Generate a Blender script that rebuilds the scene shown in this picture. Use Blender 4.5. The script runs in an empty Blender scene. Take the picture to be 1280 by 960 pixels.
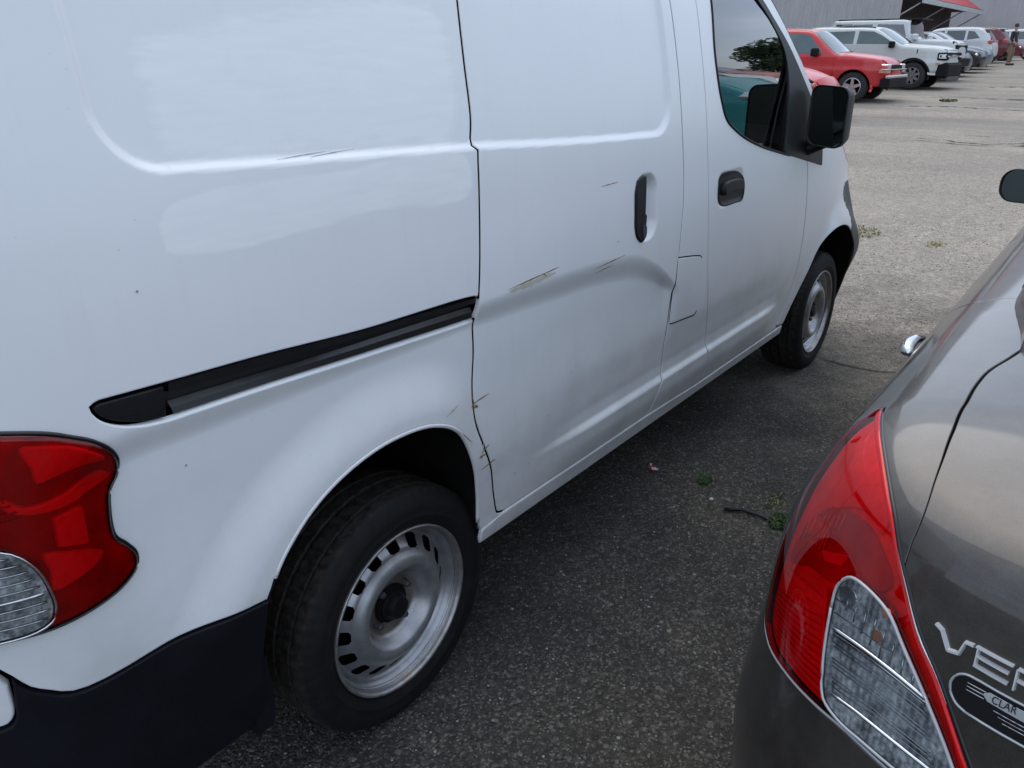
import bpy, bmesh, math, random
import numpy as np
from mathutils import Vector, Matrix
from mathutils.geometry import delaunay_2d_cdt
sc=bpy.context.scene
# ============ camera, light, exposure ============
cam_d=bpy.data.cameras.new('camera'); cam=bpy.data.objects.new('camera',cam_d); sc.collection.objects.link(cam); sc.camera=cam
cam_d.sensor_width=36; cam_d.lens=36*1007.5/1280; cam_d.clip_end=3000; cam_d.clip_start=.02
cyaw,cpitch=math.radians(37.186),math.radians(22.302)
cam.location=(-1.0668,-1.1230,1.4854); cam.rotation_euler=(math.pi/2-cpitch,0,cyaw-math.pi/2)
SUN_EL,SUN_AZ=math.radians(56),math.radians(38)      # azimuth measured from +x towards +y
world=bpy.data.worlds.new('World'); sc.world=world; world.use_nodes=True
wn=world.node_tree; bg=wn.nodes['Background']; sky=wn.nodes.new('ShaderNodeTexSky'); sky.sky_type='NISHITA'; sky.sun_disc=False
sky.sun_elevation=SUN_EL; sky.sun_rotation=math.pi/2-SUN_AZ; sky.air_density=1.0; sky.dust_density=1.6; sky.ozone_density=1.2
wc=wn.nodes.new('ShaderNodeTexCoord'); wm=wn.nodes.new('ShaderNodeMapping'); wm.inputs['Scale'].default_value=(1,1,2.2); wn.links.new(wc.outputs['Generated'],wm.inputs[0])
cn=wn.nodes.new('ShaderNodeTexNoise'); cn.inputs['Scale'].default_value=2.3; cn.inputs['Detail'].default_value=7; cn.inputs['Roughness'].default_value=.55; wn.links.new(wm.outputs[0],cn.inputs[0])
cr=wn.nodes.new('ShaderNodeValToRGB'); cr.color_ramp.elements[0].position=.36; cr.color_ramp.elements[0].color=(.35,.35,.35,1); cr.color_ramp.elements[1].position=.66; cr.color_ramp.elements[1].color=(.95,.95,.95,1); wn.links.new(cn.outputs[0],cr.inputs[0])
wx=wn.nodes.new('ShaderNodeMix'); wx.data_type='RGBA'; wn.links.new(cr.outputs[0],wx.inputs[0]); wn.links.new(sky.outputs[0],wx.inputs[6]); wx.inputs[7].default_value=(7.0,8.1,9.9,1)
wn.links.new(wx.outputs[2],bg.inputs[0]); bg.inputs[1].default_value=.12
sd=bpy.data.lights.new('sun','SUN'); sd.energy=1.15; sd.angle=math.radians(64); sd.color=(1,.93,.82); sun=bpy.data.objects.new('sun',sd); sc.collection.objects.link(sun)
sdir=Vector((math.cos(SUN_EL)*math.cos(SUN_AZ),math.cos(SUN_EL)*math.sin(SUN_AZ),math.sin(SUN_EL))); sun.rotation_euler=sdir.to_track_quat('Z','Y').to_euler()
sc.view_settings.view_transform='Standard'; sc.view_settings.look='None'; sc.view_settings.exposure=0.46; sc.view_settings.gamma=1
sc.render.engine='CYCLES'
def herm(xs, ys):
    xs=np.array(xs,float); ys=np.array(ys,float)
    h=np.diff(xs); d=np.diff(ys)/h
    m=np.zeros_like(ys); m[1:-1]=(d[:-1]*h[1:]+d[1:]*h[:-1])/(h[1:]+h[:-1]); m[0]=d[0]; m[-1]=d[-1]
    def f(x):
        x=np.clip(np.asarray(x,float),xs[0],xs[-1]); i=np.clip(np.searchsorted(xs,x,side='right')-1,0,len(h)-1)
        t=(x-xs[i])/h[i]; hh=h[i]
        return ((2*t**3-3*t**2+1)*ys[i]+(t**3-2*t**2+t)*hh*m[i]+(-2*t**3+3*t**2)*ys[i+1]+(t**3-t**2)*hh*m[i+1])
    return f
def sst(a,b,x):
    t=np.clip((np.asarray(x,float)-a)/(b-a),0,1); return t*t*(3-2*t)
def rbox(u,z,cu,cz,hu,hz,r):
    qx=np.abs(u-cu)-hu+r; qz=np.abs(z-cz)-hz+r
    return np.hypot(np.maximum(qx,0),np.maximum(qz,0))+np.minimum(np.maximum(qx,qz),0)-r
# ---- side skin of the van: u runs along the body (front = +x), z is height
VPROF=herm([.26,.345,.38,.42,.52,.60,.70,.85,1.0,1.15,1.3,1.5,1.65,1.78,1.84,1.88],
           [-.01,.012,.02,.024,.034,.046,.055,.060,.058,.050,.036,.002,-.034,-.08,-.12,-.22])
VU0,VR0=-.66,.20
VUF,VFA,VFB=3.2,.50,.82
RECZ=herm([-.6,-.5,-.3,0,.25,.55,.85,1.2],[1.338,1.336,1.328,1.318,1.309,1.294,1.283,1.275])
SWT=herm([.2,.5,.8,.93,1.08,1.19],[.992,.991,.979,.963,.893,.815])
SWW=herm([.2,.5,.8,.93,1.08,1.19],[.066,.075,.078,.080,.055,.03])
def van_o(u,z):
    u=np.asarray(u,float); z=np.asarray(z,float)
    o=VPROF(z)
    # pressed window panel, set in, with a ledge along its bottom
    cu=(-.52+1.115)/2; zb=RECZ(u)
    d=rbox(u,z-zb+1.3,cu,1.3+.24,(1.115+.52)/2,.24,.09)
    o=o-.0115*sst(.007,-.010,d)
    # swage along the sliding door (steps in below) and its run-out
    fade=1-sst(1.12,1.21,u)
    zt=SWT(u); w=SWW(u)
    o=o-.022*sst(zt,zt-w,z)*sst(.52,.84,z)*fade*sst(-.72,-.55,u)*(z<zt)
    # sill crease
    f=sst(.42,.75,u)*(1-sst(2.05,2.25,u))
    o=o+f*.014*sst(.522,.498,z)*sst(.36,.47,z)-f*.006*sst(.51,.56,z)*sst(.70,.60,z)
    # wheel arch flares
    r=np.hypot(u+.04,(z-.285)*.98); o=o+.026*(1-sst(.50,.615,r))*sst(.40,.62,z)*(1-sst(.06,.25,u))
    r=np.hypot(u-2.925,z-.30); o=o+.030*(1-sst(.43,.56,r))*(1-sst(.8,.9,z))*sst(.38,.56,z)
    # bowl behind the sliding door handle
    d=rbox(u,z,.962,1.088,.066,.092,.055); o=o-.026*sst(.004,-.026,d)
    d=rbox(u,z,1.545,1.073,.115,.062,.05); o=o-.006*sst(.0,-.02,d)
    # lower corner of the front bumper stands out
    o=o-.105*sst(2.6,3.35,u)*sst(.55,1.0,z)+.004*sst(2.9,3.2,u)*(1-sst(.40,.62,z))
    return o
def van_S(u,z,off=0.0):
    u=np.asarray(u,float); z=np.asarray(z,float)
    o=van_o(u,z)+off
    a=np.clip((VU0-u)/VR0,0,np.pi/2); ex=np.maximum(0,(VU0-u)-VR0*np.pi/2)
    b=np.clip((u-VUF)/VFA,0,np.pi/2)
    x=np.where(u>=VU0,u,VU0-(VR0+o)*np.sin(a)); y=np.where(u>=VU0,-o,VR0-(VR0+o)*np.cos(a)+ex)
    x=np.where(u>VUF,VUF+(VFA+o)*np.sin(b),x); y=np.where(u>VUF,-o*np.cos(b)+VFB*(1-np.cos(b)),y)
    return np.stack([x,y,z+0*u],-1)
# ---- skin of the grey sedan: u along the plan outline (left side u>0, round the rear corner u<0), v from bumper bottom to deck
CR=.45
CXR,CYS=-.355,-.80
CU1=3.55
SV=[0,.1,.25,.4,.55,.65,.75,.85,.93,1.0]
SZ=[.20,.30,.50,.70,.86,.95,1.01,1.05,1.07,1.08]
SZR=[.20,.30,.50,.66,.80,.93,1.01,1.045,1.06,1.07]
cdS=herm(SV,[.06,.015,-.022,.0,.018,.055,.095,.17,.30,.45])
cdR=herm(SV,[.10,.046,-.008,.011,.045,.06,.085,.17,.30,.45])
czf=herm(SV,SZ); czr=herm(SV,SZR)
def car_S(u,v,off=0.0):
    u=np.asarray(u,float); v=np.asarray(v,float); R=CR
    a=np.clip(-u/R,0,np.pi/2); w=(1-np.cos(2*a))/2
    a2=np.clip((u-CU1)/R,0,np.pi/2); w2=(1-np.cos(2*a2))/2; w=np.maximum(w,w2)
    ex=np.maximum(0,-u-R*np.pi/2)+np.maximum(0,u-CU1-R*np.pi/2)
    d=cdS(v)*(1-w)+cdR(v)*w-off
    z=czf(v)*(1-w)+czr(v)*w
    z=z-.03*np.clip((u-.5)/1.5,0,1)*np.clip(v-.5,0,1)-.42*sst(2.3,4.6,u)*np.clip(v-.4,0,1)
    x=CXR+R+np.where(u>0,np.minimum(u,CU1)+(R-d)*np.sin(a2),-(R-d)*np.sin(a)); y=CYS-R+(R-d)*np.where(u>0,np.cos(a2),np.cos(a))-ex
    return np.stack([x+0*v,y+0*v,z],-1)
VD={
 'slidegap':[(0.2688,1.5828),(0.2572,1.4657),(0.2518,1.3601),(0.243,1.3129),(0.2494,1.3019),(0.2407,1.1875),(0.2272,1.0553),(0.2199,0.9904),(0.218,0.9584),(0.2277,0.8704),(0.2335,0.7525),(0.2527,0.6854),(0.2872,0.6091),(0.322,0.5262),(0.3351,0.4492),(0.3539,0.3987)],
 'doorF_rear':[(1.3428,1.6307),(1.3356,1.412),(1.3495,1.2512),(1.3701,1.0805),(1.4041,0.8429),(1.4792,0.6273),(1.5281,0.431),(1.5295,0.37)],
 'slideF':[(1.1765,1.6232),(1.1804,1.4579),(1.1812,1.2854),(1.1989,1.1017),(1.1833,0.9358),(1.1738,0.8115),(1.1669,0.7078),(1.1668,0.5981),(1.1807,0.5375),(1.1393,0.469),(1.1179,0.4104)],
 'arch':[(-0.3812,0.5912),(-0.3565,0.6344),(-0.3154,0.6746),(-0.2565,0.7241),(-0.1736,0.7593),(-0.0657,0.7757),(0.062,0.7576),(0.1828,0.6817),(0.2459,0.5829),(0.2774,0.4768),(0.2671,0.387)],
 'farch':[(2.2733,0.2988),(2.4208,0.402),(2.5133,0.5711),(2.6003,0.6825),(2.7192,0.7286),(2.8331,0.7214),(2.9522,0.6593),(3.0977,0.5113)],
 'flap':[(1.1824,0.9063),(1.3159,0.8863),(1.3479,0.875),(1.3757,0.8082),(1.3706,0.6848),(1.1766,0.695)],
 'handle1':[(0.8882,1.1506),(0.9105,1.1754),(0.9653,1.1776),(1.0127,1.123),(1.0102,1.0559),(0.9684,0.9969),(0.9426,0.9947),(0.8948,1.0207)],
 'handle2':[(1.4546,1.0999),(1.4595,1.1249),(1.5055,1.1275),(1.6217,1.1151),(1.6541,1.0935),(1.6592,1.0447),(1.6426,1.0198),(1.5843,1.0167),(1.4781,1.023),(1.4548,1.0439)],
 'lamp':[(-0.7109,1.0397),(-0.6772,1.0257),(-0.6547,1.012),(-0.6211,0.9919),(-0.6006,0.973),(-0.5883,0.9468),(-0.5932,0.9243),(-0.6093,0.9101),(-0.6141,0.8823),(-0.6167,0.8322),(-0.601,0.8105),(-0.5892,0.7824),(-0.5945,0.7642),(-0.6221,0.7442),(-0.6716,0.7403),(-0.7141,0.7394),(-0.7363,0.7444),(-0.7558,0.7613)],
 'lens':[(-0.7363,0.8831),(-0.7229,0.8692),(-0.7106,0.8394),(-0.7048,0.8026),(-0.704,0.7761),(-0.7102,0.7553),(-0.7245,0.7474),(-0.7424,0.7533),(-0.755,0.7664)],
 'sq':[(-0.6872,0.9056),(-0.6523,0.9055),(-0.6546,0.8386),(-0.6898,0.8589)],
 'bumptop':[(-0.3812,0.5912),(-0.4882,0.603),(-0.5804,0.6016),(-0.6482,0.6021),(-0.7076,0.6089),(-0.7307,0.6261),(-0.7485,0.6422),(-0.7618,0.6712)],
 'rearwhite':[(-0.7656,0.703),(-0.7651,0.6697),(-0.7695,0.5996),(-0.7755,0.5853),(-0.784,0.6012)],
 'glass':[(1.4503,1.6355),(1.4337,1.5011),(1.4449,1.4441),(1.4563,1.3626),(1.4941,1.2943),(1.5839,1.2469),(1.7463,1.1963),(2.0707,1.1301),(2.0702,1.2564),(2.072,1.3956),(2.0322,1.504),(1.9018,1.6004),(1.8134,1.6519)],
 'trim':[(1.4503,1.6355),(1.4337,1.5011),(1.4449,1.4441),(1.4563,1.3626),(1.4941,1.2943),(1.5839,1.2469),(1.7463,1.1963),(2.0707,1.1301),(2.4877,1.0507),(2.4684,1.1201),(2.3289,1.3014),(2.2195,1.3923),(2.0762,1.5177),(1.9416,1.6067),(1.8867,1.6552)],
 'apillar':[(1.9629,1.6586),(2.0667,1.5789),(2.1727,1.4937),(2.2758,1.4083),(2.3474,1.3364)],
 'fenderedge':[(2.2756,1.0995),(2.3192,1.0423),(2.3503,0.8939),(2.3722,0.722),(2.3715,0.5988),(2.3517,0.4825),(2.2889,0.3799)],
 'refu':[(-0.6998,1.0139),(-0.6729,1.0063),(-0.6385,0.9878),(-0.6069,0.9576),(-0.6444,0.9622),(-0.6786,0.9601),(-0.6919,0.9588),(-0.6948,0.9829)],
 'refm':[(-0.7251,0.9531),(-0.7071,0.9328),(-0.6747,0.9316),(-0.6471,0.9412),(-0.6139,0.9401),(-0.6042,0.9271),(-0.6392,0.9191),(-0.671,0.913),(-0.7057,0.9187),(-0.7276,0.9376)],
 'refl':[(-0.7029,0.8556),(-0.6738,0.8427),(-0.6361,0.8164),(-0.6518,0.8042),(-0.6847,0.7954),(-0.7028,0.7945),(-0.7009,0.8281)],
 'refq':[(-0.6874,0.9045),(-0.6525,0.9044),(-0.6541,0.841),(-0.6884,0.8579)],
 'patch':[(-0.4505,1.2809),(-0.3764,1.296),(-0.2758,1.3019),(-0.1294,1.2987),(0.2102,1.2944),(0.2142,1.2233),(-0.0699,1.2235),(-0.2158,1.2117),(-0.4469,1.217),(-0.4623,1.2312)],
 'patch2':[(-0.4327,1.4918),(-0.3187,1.5247),(0.1912,1.5654),(0.2208,1.466),(0.1918,1.3334),(-0.0752,1.3326),(-0.2611,1.3323),(-0.4242,1.3559),(-0.4304,1.4409)],
 'rust1':[(0.3307,0.996),(0.5123,1.0034)],
 'rust2':[(0.7001,0.9696),(0.8401,0.9753)],
 'rust2b':[(0.7166,0.9549),(0.7841,0.9592)],
 'rust3':[(0.7245,1.1742),(0.8042,1.1749)],
 'rust4':[(0.2322,0.7372),(0.2736,0.7327)],
 'rust5':[(0.2375,0.7273),(0.2696,0.7179)],
 'rust6':[(0.2728,0.5889),(0.3003,0.595)],
 'rust7':[(0.2674,0.5801),(0.2891,0.5797)],
 'rust8':[(0.2844,0.5432),(0.3257,0.5432)],
 'rust9':[(0.1158,0.7474),(0.1706,0.7399)],
 'scr':[(-0.2394,1.3304),(-0.1024,1.3335)],
 'dents':[(0.8081,1.0202),(-0.5155,1.1782),(0.4208,0.4697),(-0.4831,0.8884),(0.5216,0.6079)],
}
CD={
 'lamp_in':[(-0.0276,0.7853),(-0.1499,0.787),(-0.2561,0.7714),(-0.3538,0.7319),(-0.4158,0.6753),(-0.468,0.6289),(-0.5086,0.6035),(-0.5675,0.5566),(-0.5823,0.5406)],
 'lamp_out':[(-0.0276,0.7853),(-0.0518,0.737),(-0.0567,0.6822),(-0.1016,0.6238),(-0.1411,0.5667),(-0.1607,0.4961),(-0.1583,0.4261),(-0.1758,0.4065),(-0.2278,0.4221),(-0.2996,0.448),(-0.3676,0.4707),(-0.4254,0.4864),(-0.4861,0.494),(-0.5286,0.4955)],
 'gap':[(-0.4117,0.6773),(-0.4087,0.7082),(-0.3996,0.7435),(-0.3692,0.7873),(-0.3113,0.8299),(-0.2117,0.8612),(-0.0529,0.878),(0.0538,0.879),(0.124,0.8823),(0.1761,0.889),(0.221,0.9014)],
 'clear':[(-0.3429,0.5781),(-0.3377,0.5997),(-0.3475,0.6179),(-0.3683,0.627),(-0.424,0.6314),(-0.4577,0.6145),(-0.5061,0.5866),(-0.5438,0.5577),(-0.5683,0.5301),(-0.5135,0.4807),(-0.4498,0.493),(-0.3937,0.4785),(-0.3815,0.4977)],
 'refa':[(-0.099,0.779),(-0.1681,0.7309),(-0.2099,0.6716),(-0.2292,0.6501),(-0.2705,0.6784),(-0.315,0.6979),(-0.3533,0.6877),(-0.3529,0.7147),(-0.2873,0.7525),(-0.1897,0.7777)],
 'bowl':[(-0.1928,0.5986),(-0.2118,0.6353),(-0.268,0.6703),(-0.3302,0.682),(-0.3701,0.6703),(-0.4058,0.6478),(-0.3966,0.6298),(-0.3666,0.629),(-0.3393,0.6199),(-0.3171,0.5933),(-0.2517,0.5699),(-0.189,0.5347),(-0.1816,0.5646)],
 'brt':[(-0.2642,0.6029),(-0.3218,0.6324),(-0.3213,0.6158),(-0.2836,0.5988)],
 'diag':[(-0.2041,0.529),(-0.2457,0.548),(-0.3239,0.5729),(-0.3321,0.564),(-0.2657,0.539)],
 'refb':[(-0.1934,0.4873),(-0.2717,0.5339),(-0.3263,0.5529),(-0.3714,0.4772),(-0.3289,0.4638),(-0.2471,0.4428),(-0.2025,0.4406)],
 'guide':[(-0.3133,0.5833),(-0.3402,0.5439),(-0.3749,0.4808)],
 'am1':[(-0.4105,0.6232),(-0.4247,0.6281),(-0.4318,0.6233),(-0.4206,0.6166)],
 'am2':[(-0.4101,0.597),(-0.4258,0.604),(-0.4325,0.5977),(-0.4193,0.5895)],
 'gl1':[(-0.3396,0.5999),(-0.3575,0.6133),(-0.3746,0.6104),(-0.3735,0.5984),(-0.3546,0.59)],
 'bar1':[(-0.3586,0.5639),(-0.4061,0.5754),(-0.4568,0.5823),(-0.5042,0.5839)],
 'bar2':[(-0.3944,0.5019),(-0.4396,0.5148),(-0.4859,0.5219),(-0.535,0.5258)],
 'redin':[(-0.2345,0.5792),(-0.2096,0.6256),(-0.2661,0.6644),(-0.3449,0.6652),(-0.3875,0.6466),(-0.3683,0.627),(-0.3475,0.6179),(-0.2972,0.5883)],
 'V':[(-0.4849,0.6452),(-0.4942,0.6444),(-0.5091,0.6331),(-0.5154,0.635),(-0.5201,0.6491),(-0.5305,0.6499)],
 'E1':[(-0.5328,0.6513),(-0.5728,0.6534)],
 'E2':[(-0.5423,0.6445),(-0.5724,0.6454)],
 'E3':[(-0.5406,0.6352),(-0.5741,0.6366)],
 'R1':[(-0.5759,0.6543),(-0.5884,0.6544)],
 'badge':[(-0.5225,0.6021),(-0.5207,0.6103),(-0.5251,0.6181),(-0.5348,0.6226),(-0.5942,0.6281),(-0.61,0.6287),(-0.6209,0.601),(-0.6061,0.5985),(-0.5516,0.595),(-0.5332,0.596)],
 'stripes':[(-0.537,0.6176),(-0.5547,0.6196),(-0.5365,0.6143),(-0.556,0.6165),(-0.5368,0.6115),(-0.5553,0.6139)],
 'clar':[(-0.5636,0.6197),(-0.5966,0.622)],
 'handle':[(0.3695,0.6587),(0.4318,0.6771)],
 'sil':[(0.56,0.7525)],
}
# ============ helpers ============
COL=bpy.context.scene.collection
rng=random.Random(7); nrg=np.random.default_rng(7)
def nobj(name,me,parent=None,mat=None):
    o=bpy.data.objects.new(name,me); COL.objects.link(o)
    if parent is not None: o.parent=parent
    if mat is not None:
        for m in (mat if isinstance(mat,(list,tuple)) else [mat]): me.materials.append(m)
    return o
def tag(o,label=None,cat=None,group=None,kind=None):
    if label: o['label']=label
    if cat: o['category']=cat
    if group: o['group']=group
    if kind: o['kind']=kind
    return o
def empty(name,loc=(0,0,0),rz=0,**k):
    o=bpy.data.objects.new(name,None); COL.objects.link(o); o.location=loc; o.rotation_euler=(0,0,rz); o.empty_display_size=.2
    return tag(o,**k)
def mesh(name,V,F,parent=None,mat=None,smooth=True,normals=None):
    me=bpy.data.meshes.new(name); me.from_pydata([tuple(map(float,v)) for v in V],[],[tuple(map(int,f)) for f in F]); 
    if smooth: me.polygons.foreach_set('use_smooth',[True]*len(me.polygons))
    me.update()
    if normals is not None:
        me.normals_split_custom_set_from_vertices([tuple(map(float,n)) for n in normals])
    return nobj(name,me,parent,mat)
class MB:
    def __init__(s): s.V=[];s.F=[]
    def add(s,V,F):
        n=len(s.V); s.V+= [tuple(map(float,v)) for v in V]; s.F+=[tuple(int(i)+n for i in f) for f in F]; return s
    def box(s,c,h,M=None,bev=0):
        c=np.array(c,float);h=np.array(h,float)
        if bev:
            b=min(bev,*(h*.9)); V=[]
            for ax in range(3):
                for sx in(-1,1):
                    for sy in (-1,1):
                        for sz in(-1,1):
                            q=h*np.array([sx,sy,sz]); 
                            for k in range(3):
                                if k!=ax: q[k]-=b*np.sign(q[k])
                            V.append(q)
            bm=bmesh.new(); vs=[bm.verts.new(q) for q in V]; bmesh.ops.convex_hull(bm,input=vs); 
            V=[np.array(v.co) for v in bm.verts]; bm.verts.index_update(); F=[[v.index for v in f.verts] for f in bm.faces]; bm.free()
        else:
            V=[h*np.array([sx,sy,sz]) for sx in(-1,1) for sy in(-1,1) for sz in(-1,1)]
            F=[(0,1,3,2),(4,6,7,5),(0,4,5,1),(2,3,7,6),(0,2,6,4),(1,5,7,3)]
        if M is not None: V=[np.array(M@Vector(v)) for v in V]
        return s.add([c+v for v in V],F)
    def tube(s,pts,r,n=8,cap=True):
        pts=[np.array(p,float) for p in pts]; rs=r if hasattr(r,'__len__') else [r]*len(pts); V=[];F=[]
        up=np.array([0,0,1.])
        for i,p in enumerate(pts):
            t=pts[min(i+1,len(pts)-1)]-pts[max(i-1,0)]; t=t/np.linalg.norm(t)
            a=np.cross(t,up if abs(t[2])<.9 else np.array([1.,0,0])); a/=np.linalg.norm(a); b=np.cross(t,a)
            for k in range(n):
                q=2*np.pi*k/n; V.append(p+rs[i]*(a*np.cos(q)+b*np.sin(q)))
        for i in range(len(pts)-1):
            for k in range(n): F.append((i*n+k,i*n+(k+1)%n,(i+1)*n+(k+1)%n,(i+1)*n+k))
        if cap: F.append(tuple(range(n))[::-1]); F.append(tuple((len(pts)-1)*n+k for k in range(n)))
        return s.add(V,F)
    def prism(s,poly,y0,y1,axis='y'):
        n=len(poly); f=lambda p,t:(p[0],t,p[1]) if axis=='y' else ((p[0],p[1],t) if axis=='z' else (t,p[0],p[1]))
        s.add([f(p,y0) for p in poly]+[f(p,y1) for p in poly],[tuple(range(n)),tuple(range(2*n-1,n-1,-1))]+[(i,i+n,(i+1)%n+n,(i+1)%n) for i in range(n)])
        return s
    def lathe(s,prof,n=48,c=(0,0,0),skip=None,radmod=None):
        # profile (r,y) revolved about the y axis
        V=[];F=[];m=len(prof)
        for k in range(n):
            a=2*np.pi*k/n
            for j,(r,y) in enumerate(prof):
                rr=r+(radmod(j,k) if radmod else 0)
                V.append((c[0]+rr*np.cos(a),c[1]+y,c[2]+rr*np.sin(a)))
        for k in range(n):
            for j in range(m-1):
                if skip and skip(j,k): continue
                k2=(k+1)%n; F.append((k*m+j,k2*m+j,k2*m+j+1,k*m+j+1))
        return s.add(V,F)
    def build(s,name,mat,parent=None,smooth=False,recalc=True,auto=None):
        me=bpy.data.meshes.new(name); me.from_pydata(s.V,[],s.F)
        if recalc:
            bm=bmesh.new(); bm.from_mesh(me); bmesh.ops.recalc_face_normals(bm,faces=bm.faces); bm.to_mesh(me); bm.free()
        if smooth: me.polygons.foreach_set('use_smooth',[True]*len(me.polygons))
        me.update()
        if auto: me.set_sharp_from_angle(angle=math.radians(auto))
        return nobj(name,me,parent,mat)
def cat(pts,step=.012,closed=False):
    """Catmull-Rom resample"""
    P=np.array(pts,float); n=len(P); out=[]
    for i in range(n-1 if not closed else n):
        p0=P[i-1] if (i>0 or closed) else 2*P[0]-P[1]; p1=P[i]; p2=P[(i+1)%n]; p3=P[(i+2)%n] if (i+2<n or closed) else 2*P[-1]-P[-2]
        a=np.linalg.norm(p1-p0)**.5+1e-6; b=np.linalg.norm(p2-p1)**.5+1e-6; c=np.linalg.norm(p3-p2)**.5+1e-6
        m1=(p2-p1)+b*((p1-p0)/a-(p2-p0)/(a+b)); m2=(p2-p1)+b*((p3-p2)/c-(p3-p1)/(b+c))
        k=max(1,int(np.ceil(np.linalg.norm(p2-p1)/step)))
        for j in range(k):
            t=j/k; out.append((2*t**3-3*t**2+1)*p1+(t**3-2*t**2+t)*m1+(-2*t**3+3*t**2)*p2+(t**3-t**2)*m2)
    if not closed: out.append(P[-1])
    return np.array(out)
def lin(pts,step=.03):
    P=np.array(pts,float); out=[]
    for i in range(len(P)-1):
        k=max(1,int(np.ceil(np.linalg.norm(P[i+1]-P[i])/step)))
        for j in range(k): out.append(P[i]+(P[i+1]-P[i])*j/k)
    out.append(P[-1]); return np.array(out)
def join(*cs):
    out=[]
    for c in cs:
        for p in c:
            if not out or np.hypot(*(p-out[-1]))>1.5e-3: out.append(np.array(p,float))
    if np.hypot(*(out[0]-out[-1]))<1.5e-3: out.pop()
    return np.array(out)
def area(p): return .5*np.sum(p[:,0]*np.roll(p[:,1],-1)-np.roll(p[:,0],-1)*p[:,1])
def inset(p,d):
    """move a closed polygon inward by d (p counter-clockwise)"""
    a=p-np.roll(p,1,0); b=np.roll(p,-1,0)-p
    a/=np.linalg.norm(a,axis=1)[:,None]+1e-12; b/=np.linalg.norm(b,axis=1)[:,None]+1e-12
    na=np.stack([-a[:,1],a[:,0]],1); nb=np.stack([-b[:,1],b[:,0]],1)
    m=na+nb; m/=np.linalg.norm(m,axis=1)[:,None]+1e-12; c=np.maximum(.55,(m*na).sum(1))
    return p+m*(d/c)[:,None], m
def inside(poly,Q):
    x,y=Q[:,0],Q[:,1]; c=np.zeros(len(Q),bool)
    a=poly; b=np.roll(poly,-1,0)
    for (x1,y1),(x2,y2) in zip(a,b):
        if y1==y2: continue
        m=((y1>y)!=(y2>y))&(x<(x2-x1)*(y-y1)/(y2-y1)+x1); c^=m
    return c
def dist(poly,Q):
    d=np.full(len(Q),9.); a=poly; b=np.roll(poly,-1,0)
    for p,q in zip(a,b):
        e=q-p; L=e@e+1e-12; t=np.clip(((Q-p)@e)/L,0,1); d=np.minimum(d,np.linalg.norm(Q-(p+t[:,None]*e),axis=1))
    return d
def SN(S,uv,sgn=1):
    h=5e-4; u=uv[:,0]; v=uv[:,1]
    du=S(u+h,v)-S(u-h,v); dv=S(u,v+h)-S(u,v-h); n=np.cross(du,dv)*sgn
    n/=np.linalg.norm(n,axis=1)[:,None]+1e-12; return n
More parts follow.
